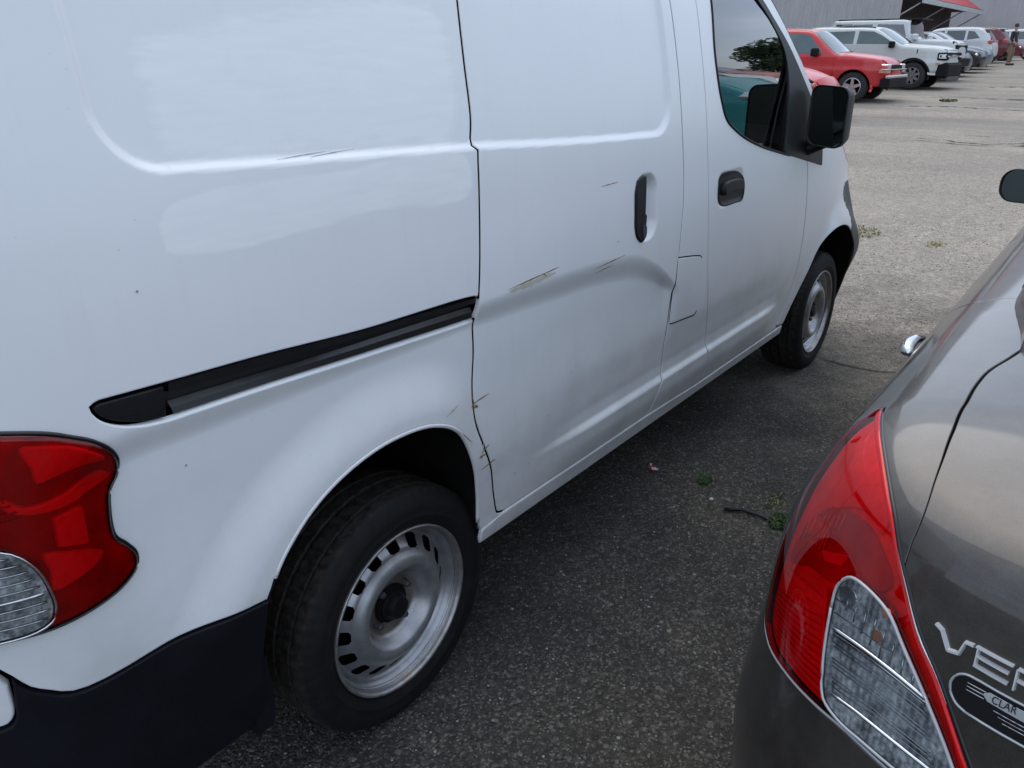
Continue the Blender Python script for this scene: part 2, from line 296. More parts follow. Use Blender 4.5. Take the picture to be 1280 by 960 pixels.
def panel(name,S,poly,mat,parent,holes=(),gap=.0025,rnd=.0035,wall=.012,sp=.014,off=0.,sgn=1,center=None,attr=None,kind=None,refine=0):
    """curved sheet-metal panel lying on the skin S with rounded, turned-in edges"""
    loops=[]
    for k,p in enumerate([poly]+list(holes)):
        p=np.array(p,float)
        if (area(p)<0)!=(k>0): p=p[::-1]
        p0,_=inset(p,gap); p1,m=inset(p,gap+rnd); loops.append((p0,p1,m))
    UV=[];edges=[]
    for p0,p1,m in loops:
        n=len(UV); UV+=list(p1); k=len(p1); edges+=[(n+i,n+(i+1)%k) for i in range(k)]
    out=loops[0][1]; lo=out.min(0); hi=out.max(0)
    gx,gy=np.meshgrid(np.arange(lo[0]+sp*.5,hi[0],sp),np.arange(lo[1]+sp*.5,hi[1],sp))
    gx[::2]+=sp*.5; Q=np.stack([gx.ravel(),gy.ravel()],1)
    ok=inside(out,Q); Q=Q[ok]
    for _,h,_ in loops[1:]: Q=Q[~inside(h,Q)]
    if refine:
        f=sp*.36; fx,fy=np.meshgrid(np.arange(lo[0],hi[0],f),np.arange(lo[1],hi[1],f)); R2=np.stack([fx.ravel(),fy.ravel()],1)
        lap=np.abs(van_o(R2[:,0],R2[:,1]+.008)+van_o(R2[:,0],R2[:,1]-.008)-2*van_o(R2[:,0],R2[:,1]))+np.abs(van_o(R2[:,0]+.008,R2[:,1])+van_o(R2[:,0]-.008,R2[:,1])-2*van_o(R2[:,0],R2[:,1]))
        R2=R2[lap>refine]; R2=R2[inside(out,R2)]
        for _,h,_ in loops[1:]: R2=R2[~inside(h,R2)]
        # drop coarse points that sit in refined cells
        key=set(map(tuple,np.floor(R2/sp).astype(int))); Q=np.array([q for q in Q if tuple(np.floor(q/sp).astype(int)) not in key]+list(R2)); 
        for _,h,_ in loops: Q=Q[dist(h,Q)>sp*.22]
    for _,h,_ in loops: Q=Q[dist(h,Q)>sp*(.22 if refine else .45)]
    nb=len(UV); UV=np.array(UV+list(Q))
    vs,es,fs,ov,_,_=delaunay_2d_cdt([Vector(p) for p in UV],edges,[],1,1e-7)
    W=np.array([tuple(v) for v in vs]); F=np.array([tuple(f) for f in fs])
    c=W[F].mean(1); keep=inside(out,c)
    for _,h,_ in loops[1:]: keep&=~inside(h,c)
    A=np.cross(W[F[:,1]]-W[F[:,0]],W[F[:,2]]-W[F[:,0]]); keep&=np.abs(A)>1e-10; F=F[keep]; A=A[keep]
    N=SN(S,W,sgn); Pn=S(W[:,0],W[:,1])+N*off
    V=list(Pn); NN=list(N); FF=[tuple(f) for f in F]
    imap={}
    for i,lst in enumerate(ov):
        for j in lst: imap[j]=i
    base=0
    for p0,p1,m in loops:
        k=len(p1); n0=SN(S,p0,sgn); P0=S(p0[:,0],p0[:,1]); 
        # outward direction in 3-D along the panel
        P1=S(p1[:,0],p1[:,1]); od=P0-P1; od/=np.linalg.norm(od,axis=1)[:,None]+1e-12
        a=len(V)
        V+=list(P1+(od*(rnd*.75))+n0*(off-rnd*.25)); NN+=list(.75*n0+.65*od)
        V+=list(P0+n0*(off-rnd)); NN+=list(.15*n0+od)
        V+=list(P0+n0*(off-wall)); NN+=list(od)
        for i in range(k):
            j=(i+1)%k; a0=imap.get(base+i,base+i); a1=imap.get(base+j,base+j)
            FF+=[(a0,a1,a+j,a+i),(a+i,a+j,a+k+j,a+k+i),(a+k+i,a+k+j,a+2*k+j,a+2*k+i)]
        base+=k
    V=np.array(V);NN=np.array(NN); NN/=np.linalg.norm(NN,axis=1)[:,None]+1e-12
    # orient faces to agree with normals
    FF2=[]
    for f in FF:
        g=np.cross(V[f[1]]-V[f[0]],V[f[2]]-V[f[0]]); n=NN[list(f)].sum(0)
        FF2.append(f if g@n>=0 else f[::-1])
    if center is not None: V=V-np.array(center)
    o=mesh(name,V,FF2,parent,mat,True,NN)
    if attr:
        for nm,fn in attr.items():
            at=o.data.attributes.new(nm,'FLOAT','POINT'); vals=np.zeros(len(V)); vals[:len(W)]=fn(W); 
            at.data.foreach_set('value',vals)
    if kind: o['kind']=kind
    return o
def streak(name,S,uv0,uv1,w,mat,parent,sgn=1,n=8,off=.0012,jit=.3):
    p=np.linspace(uv0,uv1,n); d=(np.array(uv1)-np.array(uv0)); d=d/np.linalg.norm(d); q=np.array([-d[1],d[0]]); V=[];F=[]
    for i,c in enumerate(p):
        ww=w*(.25+math.sin(math.pi*(i+.4)/(n-.2)))*(1+jit*(rng.random()-.5)*2)
        for s in (-.5,.5): 
            V.append(c+q*ww*s+q*w*jit*(rng.random()-.5))
    V=np.array(V); N=SN(S,V,sgn); X=S(V[:,0],V[:,1])+N*off
    F=[(2*i,2*i+1,2*i+3,2*i+2) for i in range(n-1)]
    F=[f if np.cross(X[f[1]]-X[f[0]],X[f[2]]-X[f[0]])@N[f[0]]>0 else f[::-1] for f in F]
    return mesh(name,X,F,parent,mat,True,N)
def curve_tube(name,S,uvs,r,mat,parent,sgn=1,off=0,n=8):
    uv=np.array(uvs,float); N=SN(S,uv,sgn); X=S(uv[:,0],uv[:,1])+N*off
    return MB().tube(list(X),r,n).build(name,mat,parent,smooth=True)
def copy_tree(o,parent=None):
    c=o.copy(); COL.objects.link(c); c.parent=parent
    for ch in list(o.children): copy_tree(ch,c)
    return c
def mirror_copy(o,y2,parent):
    c=o.copy(); COL.objects.link(c); c.parent=parent; c.scale=(1,-1,1); c.location=(o.location[0],y2-o.location[1],o.location[2])
    for ch in list(o.children):
        d=ch.copy(); COL.objects.link(d); d.parent=c
    return c

# ============ materials ============
def newmat(n):
    m=bpy.data.materials.new(n); m.use_nodes=True; nt=m.node_tree; return m,nt,nt.nodes['Principled BSDF']
def N_(nt,t,**k):
    n=nt.nodes.new(t)
    for a,b in k.items():
        if a in n.inputs.keys() if isinstance(a,str) else False: n.inputs[a].default_value=b
        else: setattr(n,a,b)
    return n
def inp(n,**k):
    for a,b in k.items(): n.inputs[a.replace('_',' ')].default_value=b
    return n
def ramp(nt,fac,stops):
    r=nt.nodes.new('ShaderNodeValToRGB'); e=r.color_ramp.elements
    while len(e)<len(stops): e.new(.5)
    for x,(p,c) in zip(e,stops): x.position=p; x.color=(*c,1) if len(c)==3 else c
    nt.links.new(fac,r.inputs[0]); return r
def noise(nt,scale,detail=4,rough=.55,vec=None,dist_=0):
    n=nt.nodes.new('ShaderNodeTexNoise'); n.inputs['Scale'].default_value=scale; n.inputs['Detail'].default_value=detail; n.inputs['Roughness'].default_value=rough; n.inputs['Distortion'].default_value=dist_
    if vec: nt.links.new(vec,n.inputs['Vector'])
    return n
def mixc(nt,fac,a,b,mode='MIX'):
    m=nt.nodes.new('ShaderNodeMix'); m.data_type='RGBA'; m.blend_type=mode
    for s,v in ((0,fac),(6,a),(7,b)):
        if isinstance(v,(int,float)): m.inputs[s].default_value=v
        elif isinstance(v,tuple): m.inputs[s].default_value=(*v,1) if len(v)==3 else v
        else: nt.links.new(v,m.inputs[s])
    return m.outputs[2]
def math_(nt,op,a,b=None):
    m=nt.nodes.new('ShaderNodeMath'); m.operation=op
    for s,v in ((0,a),(1,b)):
        if v is None: continue
        if isinstance(v,(int,float)): m.inputs[s].default_value=v
        else: nt.links.new(v,m.inputs[s])
    return m.outputs[0]
def objc(nt): return nt.nodes.new('ShaderNodeTexCoord').outputs['Object']
def plain(name,c,rough=.5,metal=0.,coat=0.,var=.12,scale=30,bump=0.,spec=.5,bscale=None):
    m,nt,b=newmat(name); v=objc(nt); n=noise(nt,scale,5,.6,v)
    lo=tuple(x*(1-var) for x in c); hi=tuple(min(1,x*(1+var)) for x in c)
    r=ramp(nt,n.outputs[0],[(.3,lo),(.7,hi)]); nt.links.new(r.outputs[0],b.inputs['Base Color'])
    b.inputs['Roughness'].default_value=rough; b.inputs['Metallic'].default_value=metal; b.inputs['Coat Weight'].default_value=coat; b.inputs['Coat Roughness'].default_value=.04
    b.inputs['Specular IOR Level'].default_value=spec
    if bump:
        n2=noise(nt,bscale or scale*6,4,.6,v); bp=nt.nodes.new('ShaderNodeBump'); bp.inputs['Strength'].default_value=bump; bp.inputs['Distance'].default_value=.002
        nt.links.new(n2.outputs[0],bp.inputs['Height']); nt.links.new(bp.outputs[0],b.inputs['Normal'])
    return m
def shell(name,tint,gl=1.0,ior=1.5,rough=0.02):
    m,nt,b=newmat(name); nt.nodes.remove(b); out=nt.nodes['Material Output']
    t=nt.nodes.new('ShaderNodeBsdfTransparent'); t.inputs[0].default_value=(*tint,1); g=nt.nodes.new('ShaderNodeBsdfGlossy'); g.inputs['Roughness'].default_value=rough
    f=nt.nodes.new('ShaderNodeFresnel'); f.inputs[0].default_value=ior; f2=math_(nt,'MULTIPLY',f.outputs[0],gl)
    f2=math_(nt,'MINIMUM',f2,1.0)
    x=nt.nodes.new('ShaderNodeMixShader'); nt.links.new(f2,x.inputs[0]); nt.links.new(t.outputs[0],x.inputs[1]); nt.links.new(g.outputs[0],x.inputs[2]); nt.links.new(x.outputs[0],out.inputs[0])
    n=noise(nt,40,2,.5,objc(nt)); rr=ramp(nt,n.outputs[0],[(.3,(rough,)*3),(.8,(rough+.03,)*3)]); nt.links.new(rr.outputs[0],g.inputs['Roughness'])
    return m
def van_paint():
    m,nt,b=newmat('white_van_paint'); v=objc(nt)
    base=ramp(nt,noise(nt,3,5,.6,v).outputs[0],[(.3,(.76,.775,.78)),(.7,(.795,.805,.81))]).outputs[0]
    # fine dirt film, heavier towards the sill
    sep=nt.nodes.new('ShaderNodeSeparateXYZ'); nt.links.new(v,sep.inputs[0])
    mp=nt.nodes.new('ShaderNodeMapRange'); mp.inputs[1].default_value=.95; mp.inputs[2].default_value=.33; nt.links.new(sep.outputs[2],mp.inputs[0])
    d=noise(nt,9,8,.65,v); dm=math_(nt,'MULTIPLY',math_(nt,'MULTIPLY',mp.outputs[0],ramp(nt,d.outputs[0],[(.35,(0,)*3),(.75,(1,)*3)]).outputs[0]),.42)
    base=mixc(nt,dm,base,(.33,.32,.29))
    # rain streaks
    mv=nt.nodes.new('ShaderNodeMapping'); mv.inputs['Scale'].default_value=(26,26,.9); nt.links.new(v,mv.inputs[0])
    s=ramp(nt,noise(nt,1,4,.7,mv.outputs[0]).outputs[0],[(.55,(0,)*3),(.80,(1,)*3)]).outputs[0]
    base=mixc(nt,math_(nt,'MULTIPLY',s,.10),base,(.52,.52,.49))
    sp=ramp(nt,noise(nt,170,2,.5,v).outputs[0],[(.76,(0,)*3),(.80,(1,)*3)]).outputs[0]
    base=mixc(nt,math_(nt,'MULTIPLY',sp,.35),base,(.22,.2,.17))
    at=nt.nodes.new('ShaderNodeAttribute'); at.attribute_name='patch'
    mv2=nt.nodes.new('ShaderNodeMapping'); mv2.inputs['Scale'].default_value=(6,1,40); nt.links.new(v,mv2.inputs[0])
    pn=noise(nt,1.5,6,.6,mv2.outputs[0]); e=math_(nt,'ADD',at.outputs['Fac'],math_(nt,'MULTIPLY',math_(nt,'SUBTRACT',pn.outputs[0],.5),.30))
    pm=ramp(nt,e,[(.45,(0,)*3),(.56,(1,)*3)]).outputs[0]
    pstr=ramp(nt,pn.outputs[0],[(.3,(.42,)*3),(.7,(.8,)*3)]).outputs[0]
    pf=math_(nt,'MULTIPLY',pm,pstr)
    base=mixc(nt,pf,base,(.90,.905,.90)); nt.links.new(base,b.inputs['Base Color'])
    rr=math_(nt,'ADD',.30,math_(nt,'MULTIPLY',pf,.18)); nt.links.new(rr,b.inputs['Roughness'])
    b.inputs['Coat Weight'].default_value=.55; b.inputs['Coat Roughness'].default_value=.16; b.inputs['Specular IOR Level'].default_value=.4
    cw=math_(nt,'SUBTRACT',.28,math_(nt,'MULTIPLY',pf,.24)); nt.links.new(cw,b.inputs['Coat Weight'])
    bp=nt.nodes.new('ShaderNodeBump'); bp.inputs['Strength'].default_value=.06; bp.inputs['Distance'].default_value=.0025
    hn=mixc(nt,.12,noise(nt,5,2,.4,v).outputs[0],noise(nt,420,2,.4,v).outputs[0]); nt.links.new(hn,bp.inputs['Height']); nt.links.new(bp.outputs[0],b.inputs['Normal']); nt.links.new(bp.outputs[0],b.inputs['Coat Normal'])
    return m
def car_paint(name,c,metal=.6,rough=.28,flake=.25,dust=.15,coatr=.05,coat=1.):
    m,nt,b=newmat(name); v=objc(nt)
    n=noise(nt,900,1,.5,v); lo=tuple(x*(1-flake) for x in c); hi=tuple(min(1,x*(1+flake)) for x in c)
    col=ramp(nt,n.outputs[0],[(.35,lo),(.65,hi)]).outputs[0]
    dn=ramp(nt,noise(nt,7,8,.7,v).outputs[0],[(.4,(0,)*3),(.8,(1,)*3)]).outputs[0]
    col=mixc(nt,math_(nt,'MULTIPLY',dn,dust),col,(.35,.33,.3)); nt.links.new(col,b.inputs['Base Color'])
    b.inputs['Metallic'].default_value=metal; b.inputs['Roughness'].default_value=rough; b.inputs['Coat Weight'].default_value=coat; b.inputs['Coat Roughness'].default_value=coatr
    return m
M={}
def crystal(name):
    m,nt,b=newmat(name); v=objc(nt); mp=nt.nodes.new('ShaderNodeMapping'); mp.inputs['Scale'].default_value=(1,1,1.6); nt.links.new(v,mp.inputs[0])
    wv=nt.nodes.new('ShaderNodeTexWave'); wv.wave_type='BANDS'; wv.bands_direction='Y'; wv.inputs['Scale'].default_value=42; wv.inputs['Distortion'].default_value=1.2; wv.inputs['Detail'].default_value=2; wv.inputs['Detail Scale'].default_value=3; nt.links.new(v,wv.inputs['Vector'])
    n1=noise(nt,34,5,.65,v); n2=noise(nt,170,3,.6,v)
    base=ramp(nt,n1.outputs[0],[(.34,(.12,.12,.13)),(.47,(.55,.56,.57)),(.58,(1,1,1))]).outputs[0]  # bright glints and dark gaps of the lamp optics painted as colour
    c=mixc(nt,.25,base,ramp(nt,wv.outputs['Fac'],[(.2,(.10,.10,.11)),(.55,(.5,.5,.52)),(.95,(1,1,1))]).outputs[0])
    c=mixc(nt,1.0,c,ramp(nt,n2.outputs[0],[(.35,(.55,)*3),(.7,(1.3,)*3)]).outputs[0],'MULTIPLY'); nt.links.new(c,b.inputs['Base Color'])
    sp=wv
    b.inputs['Metallic'].default_value=.25; b.inputs['Roughness'].default_value=.25
    bp=nt.nodes.new('ShaderNodeBump'); bp.inputs['Strength'].default_value=.25; bp.inputs['Distance'].default_value=.002; nt.links.new(sp.outputs['Fac'],bp.inputs['Height']); nt.links.new(bp.outputs[0],b.inputs['Normal'])
    return m
M['van']=van_paint()
M['grey_paint']=car_paint('grey_metallic_paint',(.042,.036,.031),metal=.45,rough=.42,coatr=.07,coat=.72)
M['blackplastic']=plain('black_plastic',(.006,.0065,.008),.42,var=.25,bump=.25,scale=60,spec=.35)
M['bumper']=plain('textured_bumper_plastic',(.0045,.0055,.009),.6,var=.3,bump=.3,scale=14,bscale=700,spec=.25)
M['farplastic']=plain('weathered_black_plastic',(.012,.012,.013),.75,var=.3,spec=.15)
M['whitelamp']=plain('white_headlamp',(.75,.76,.76),.2,var=.1)
M['darkgrey']=plain('grey_plastic',(.05,.05,.055),.5,var=.2,bump=.2)
M['rail']=plain('rail_metal_black',(.009,.009,.010),.5,var=.3)
M['railtrack']=plain('rail_track_worn',(.028,.028,.028),.35,metal=.2,var=.4,scale=18)
M['void']=plain('dark_cavity',(.004,.004,.0045),.95,var=.3,spec=.05)
M['underbody']=plain('underbody_dirt',(.008,.0075,.007),.95,var=.4,spec=.1)
M['rubber']=None
M['steel']=None
M['rust']=None
M['chrome']=plain('chrome',(.72,.73,.74),.12,metal=1.,var=.05)
M['chrome_dull']=plain('silver_reflector',(.62,.63,.65),.24,metal=.95,var=.15,scale=70)
M['silverletter']=plain('silver_letter_chrome',(.80,.81,.82),.3,metal=.55,var=.05)
M['silverprint']=plain('silver_print',(.45,.46,.47),.4,metal=.3,var=.08)
M['badgeblack']=plain('badge_black',(.008,.008,.010),.3,var=.1)
M['redshell']=shell('red_lens',(1.0,.05,.075),1.0)
M['clearshell']=shell('clear_lens',(.82,.85,.86),1.1)
M['glass']=shell('tinted_window_glass',(.16,.20,.195),2.5,1.5,0.0)
M['darkglass']=plain('dark_window_glass',(.02,.024,.026),.04,var=.1,spec=1.,coat=1.)
M['paleglass']=plain('see_through_window_glass',(.09,.125,.13),.06,var=.35,spec=.5,coat=.2,scale=1.5)
M['mirrorglass']=plain('mirror_glass',(.13,.155,.15),.03,metal=1.,var=.02)
M['redinner']=plain('red_reflector',(.50,.12,.12),.35,metal=.1,var=.25,scale=25)
M['redbright']=plain('bright_red_reflector',(.97,.93,.90),.30,metal=.1,var=.15,scale=60)
M['lampdark']=plain('lamp_housing',(.34,.07,.07),.5,var=.3)
M['lampred']=plain('lamp_housing_pale',(.80,.32,.32),.5,var=.2)
M['lampgrey']=crystal('lamp_bowl_facets')
M['amber']=plain('amber_lens',(.55,.26,.17),.25,var=.15)
M['seat']=plain('grey_seat_cloth',(.07,.07,.075),.9,var=.2)
def rubber():
    m,nt,b=newmat('tyre_rubber'); v=objc(nt)
    c=ramp(nt,noise(nt,22,7,.65,v).outputs[0],[(.35,(.005,.0055,.006)),(.75,(.012,.012,.012))]).outputs[0]
    sep=nt.nodes.new('ShaderNodeSeparateXYZ'); nt.links.new(v,sep.inputs[0])
    r=math_(nt,'SQRT',math_(nt,'ADD',math_(nt,'POWER',sep.outputs[0],2),math_(nt,'POWER',sep.outputs[2],2)))
    mp=nt.nodes.new('ShaderNodeMapRange'); mp.inputs[1].default_value=.286; mp.inputs[2].default_value=.2965; nt.links.new(r,mp.inputs[0])
    d=ramp(nt,noise(nt,60,6,.7,v).outputs[0],[(.35,(0,)*3),(.65,(1,)*3)]).outputs[0]
    c=mixc(nt,math_(nt,'MULTIPLY',math_(nt,'MULTIPLY',mp.outputs[0],d),.6),c,(.080,.064,.048))
    nt.links.new(c,b.inputs['Base Color']); b.inputs['Roughness'].default_value=.66; b.inputs['Specular IOR Level'].default_value=.28
    bp=nt.nodes.new('ShaderNodeBump'); bp.inputs['Strength'].default_value=.3; bp.inputs['Distance'].default_value=.002; nt.links.new(noise(nt,260,3,.6,v).outputs[0],bp.inputs['Height']); nt.links.new(bp.outputs[0],b.inputs['Normal'])
    return m
def steelrim():
    m,nt,b=newmat('silver_steel_rim'); v=objc(nt)
    sep=nt.nodes.new('ShaderNodeSeparateXYZ'); nt.links.new(v,sep.inputs[0])
    r=math_(nt,'SQRT',math_(nt,'ADD',math_(nt,'POWER',sep.outputs[0],2),math_(nt,'POWER',sep.outputs[2],2)))
    c=ramp(nt,noise(nt,30,5,.6,v).outputs[0],[(.3,(.30,.31,.325)),(.7,(.42,.43,.45))]).outputs[0]
    rn=ramp(nt,noise(nt,24,7,.7,v).outputs[0],[(.38,(0,)*3),(.56,(1,)*3)]).outputs[0]
    f=ramp(nt,r,[(.02,(.8,)*3),(.06,(.7,)*3),(.085,(.3,)*3),(.11,(0.03,)*3),(.192,(.04,)*3),(.201,(.5,)*3)]).outputs[0]
    c=mixc(nt,math_(nt,'MULTIPLY',rn,f),c,(.20,.13,.075)); nt.links.new(c,b.inputs['Base Color'])
    b.inputs['Metallic'].default_value=.7; b.inputs['Roughness'].default_value=.33
    return m
def rustm():
    m,nt,b=newmat('rust_mark'); v=objc(nt)
    c=ramp(nt,noise(nt,150,5,.7,v).outputs[0],[(.3,(.10,.045,.02)),(.55,(.26,.14,.06)),(.75,(.45,.38,.28))]).outputs[0]
    nt.links.new(c,b.inputs['Base Color']); b.inputs['Roughness'].default_value=.8; return m
M['rubber']=rubber(); M['steel']=steelrim(); M['rust']=rustm()
M['ruststain']=plain('faint_rust_stain',(.52,.50,.40),.5,var=.12,scale=60)
M['scratch']=plain('grey_scratch',(.30,.31,.33),.6,var=.3,scale=120)
M['brownpaper']=plain('red_wrapper',(.42,.03,.04),.4,var=.3)
M['whitepaper']=plain('white_wrapper',(.7,.68,.66),.5,var=.1)

# ============ ground ============
def gz(x):
    x=np.asarray(x,float); s=np.log1p(np.exp(np.clip((x-4)/1.2,-40,40)))*1.2
    s=np.where(x>90,86+20*(1-np.exp(-(np.maximum(x,90)-90)/20)),s)
    return .0235*s
def ground_mat():
    m,nt,b=newmat('worn_asphalt'); v=objc(nt)
    sep=nt.nodes.new('ShaderNodeSeparateXYZ'); nt.links.new(v,sep.inputs[0])
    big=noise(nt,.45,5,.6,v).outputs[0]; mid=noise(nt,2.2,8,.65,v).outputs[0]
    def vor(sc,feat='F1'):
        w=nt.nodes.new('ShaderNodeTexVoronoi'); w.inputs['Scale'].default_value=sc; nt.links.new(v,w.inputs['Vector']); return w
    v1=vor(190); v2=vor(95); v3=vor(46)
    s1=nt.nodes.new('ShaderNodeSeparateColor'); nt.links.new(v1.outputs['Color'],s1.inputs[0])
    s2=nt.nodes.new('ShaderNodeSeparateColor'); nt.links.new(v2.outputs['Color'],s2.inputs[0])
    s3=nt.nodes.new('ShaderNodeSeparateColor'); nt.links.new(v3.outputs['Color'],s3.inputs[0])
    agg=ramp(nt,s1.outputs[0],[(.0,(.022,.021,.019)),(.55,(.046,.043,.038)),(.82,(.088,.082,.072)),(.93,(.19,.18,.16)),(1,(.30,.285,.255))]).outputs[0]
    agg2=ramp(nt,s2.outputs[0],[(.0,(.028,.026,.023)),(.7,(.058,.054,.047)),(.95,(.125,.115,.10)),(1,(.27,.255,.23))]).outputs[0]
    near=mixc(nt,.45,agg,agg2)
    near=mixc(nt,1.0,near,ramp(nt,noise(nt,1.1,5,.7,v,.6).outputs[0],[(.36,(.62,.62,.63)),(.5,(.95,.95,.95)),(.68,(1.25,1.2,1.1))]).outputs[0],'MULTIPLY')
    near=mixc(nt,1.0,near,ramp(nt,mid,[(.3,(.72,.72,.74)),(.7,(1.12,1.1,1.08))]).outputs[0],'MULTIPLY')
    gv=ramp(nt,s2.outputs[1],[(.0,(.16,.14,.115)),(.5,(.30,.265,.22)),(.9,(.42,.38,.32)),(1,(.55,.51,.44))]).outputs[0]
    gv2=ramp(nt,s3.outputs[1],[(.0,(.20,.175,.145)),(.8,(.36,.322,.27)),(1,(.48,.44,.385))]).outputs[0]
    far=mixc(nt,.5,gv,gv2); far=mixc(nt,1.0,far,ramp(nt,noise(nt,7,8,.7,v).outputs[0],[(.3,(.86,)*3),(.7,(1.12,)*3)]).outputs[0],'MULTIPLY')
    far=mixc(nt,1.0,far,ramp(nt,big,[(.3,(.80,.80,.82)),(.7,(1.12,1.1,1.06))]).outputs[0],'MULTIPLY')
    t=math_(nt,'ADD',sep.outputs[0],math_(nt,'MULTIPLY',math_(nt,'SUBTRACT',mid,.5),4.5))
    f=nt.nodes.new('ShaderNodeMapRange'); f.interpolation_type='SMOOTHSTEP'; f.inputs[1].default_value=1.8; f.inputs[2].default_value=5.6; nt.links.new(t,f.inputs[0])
    col=mixc(nt,f.outputs[0],near,far)  # near tone is darker asphalt plus the shade between the cars, put into colour
    # dark streaks across the lane, running with y
    mv=nt.nodes.new('ShaderNodeMapping'); mv.inputs['Scale'].default_value=(1.1,.18,1); nt.links.new(v,mv.inputs[0])
    st=ramp(nt,noise(nt,1.,5,.6,mv.outputs[0]).outputs[0],[(.42,(0,)*3),(.60,(1,)*3)]).outputs[0]
    sf=nt.nodes.new('ShaderNodeMapRange'); sf.inputs[1].default_value=6; sf.inputs[2].default_value=16; nt.links.new(sep.outputs[0],sf.inputs[0])
    col=mixc(nt,math_(nt,'MULTIPLY',math_(nt,'MULTIPLY',st,sf.outputs[0]),.42),col,(.13,.125,.115))
    # cracks
    vc=nt.nodes.new('ShaderNodeTexVoronoi'); vc.feature='DISTANCE_TO_EDGE'; vc.inputs['Scale'].default_value=.42
    wv=mixc(nt,.12,v,noise(nt,1.6,6,.7,v).outputs['Color'],'ADD'); nt.links.new(wv,vc.inputs['Vector'])
    cr=ramp(nt,vc.outputs['Distance'],[(.0,(1,)*3),(.010,(0,)*3)]).outputs[0]
    col=mixc(nt,math_(nt,'MULTIPLY',cr,.0),col,(.04,.038,.035)); nt.links.new(col,b.inputs['Base Color'])
    b.inputs['Roughness'].default_value=.88; b.inputs['Specular IOR Level'].default_value=.35
    h=math_(nt,'ADD',math_(nt,'MULTIPLY',v1.outputs['Distance'],-.5),math_(nt,'ADD',math_(nt,'MULTIPLY',v2.outputs['Distance'],-1.0),math_(nt,'MULTIPLY',mid,1.5)))
    h=math_(nt,'SUBTRACT',h,math_(nt,'MULTIPLY',cr,0.))
    bp=nt.nodes.new('ShaderNodeBump'); bp.inputs['Strength'].default_value=.9; bp.inputs['Distance'].default_value=.006; nt.links.new(h,bp.inputs['Height']); nt.links.new(bp.outputs[0],b.inputs['Normal'])
    return m
def ground():
    xs=np.concatenate([[-400,-150,-60,-20,-8],np.arange(-4,14,.25),np.arange(14,60,1.0),[60,70,80,90,100,120,160,240,400,700]])
    ys=np.concatenate([[-500,-200,-80,-40,-20,-12],np.arange(-8,8,.25),np.arange(8,20,1.),[20,30,50,100,250,500]])
    X,Y=np.meshgrid(xs,ys,indexing='ij'); r=np.random.default_rng(3)
    from_noise=.006*np.sin(X*1.3+Y*.7)*np.sin(Y*1.1-X*.4)*sst(3.5,7,X)
    Z=gz(X)+from_noise
    # low heaved break across the lane
    q=X-(13.3+.25*np.sin(Y*1.7)+.12*np.sin(Y*4.3)); Z=Z-.035*np.exp(-(q/.22)**2)*sst(3.2,2.2,Y)+.02*np.exp(-((q-.4)/.25)**2)
    V=np.stack([X.ravel(),Y.ravel(),Z.ravel()],1); n=len(ys)
    F=[(i*n+j,(i+1)*n+j,(i+1)*n+j+1,i*n+j+1) for i in range(len(xs)-1) for j in range(n-1)]
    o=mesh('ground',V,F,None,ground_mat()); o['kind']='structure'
    return o
ground()
def scatter(name,N,region,smin,smax,mats,label,seed,power=1.):
    r=np.random.default_rng(seed); V=[];F=[];mi=[]
    base=np.array([(1,0,0),(-1,0,0),(0,1,0),(0,-1,0),(0,0,1),(0,0,-1)],float)
    tri=[(0,2,4),(2,1,4),(1,3,4),(3,0,4),(2,0,5),(1,2,5),(3,1,5),(0,3,5)]
    x0,x1,y0,y1=region
    X=x0+(x1-x0)*r.random(N)**power; Y=y0+(y1-y0)*r.random(N); S=smin+(smax-smin)*r.random(N)**3
    Vs=(base[None]*(r.uniform(.6,1.3,(N,6,1))))*S[:,None,None]*np.array([1,1,.6])
    a=r.random(N)*6.28; ca,sa=np.cos(a),np.sin(a)
    vx=Vs[...,0]*ca[:,None]-Vs[...,1]*sa[:,None]; vy=Vs[...,0]*sa[:,None]+Vs[...,1]*ca[:,None]
    P=np.stack([vx+X[:,None],vy+Y[:,None],Vs[...,2]+(gz(X)+S*.2)[:,None]],-1).reshape(-1,3)
    F=(np.array(tri)[None]+6*np.arange(N)[:,None,None]).reshape(-1,3)
    me=bpy.data.meshes.new(name); me.vertices.add(len(P)); me.vertices.foreach_set('co',P.ravel()); me.loops.add(len(F)*3); me.loops.foreach_set('vertex_index',F.ravel().astype(np.int32))
    me.polygons.add(len(F)); me.polygons.foreach_set('loop_start',np.arange(0,len(F)*3,3,dtype=np.int32)); me.polygons.foreach_set('material_index',np.repeat(r.integers(0,len(mats),N),8).astype(np.int32)); me.update(); me.validate()
    o=nobj(name,me,None,mats); tag(o,label,'gravel',kind='stuff'); return o
st=[plain('stone_dark',(.07,.07,.07),.9,var=.3,scale=200),plain('stone_grey',(.15,.148,.14),.9,var=.3,scale=200),plain('stone_grey_mid',(.10,.10,.098),.9,var=.3,scale=200),plain('stone_pale',(.36,.35,.33),.9,var=.2,scale=200),plain('stone_tan',(.17,.15,.12),.9,var=.3,scale=200)]
scatter('fine_gravel',26000,(-.5,4.5,-1.0,.9),.0012,.0052,[st[0],st[1],st[2],st[2],st[0],st[3],st[4]],'fine loose grit on the dark asphalt between the two cars',1)
scatter('loose_gravel',26000,(3.6,12,-1.4,3.0),.0015,.0065,[st[1],st[3],st[4],st[1]],'pale loose gravel over the open lot ahead of the white van',2,1.3)

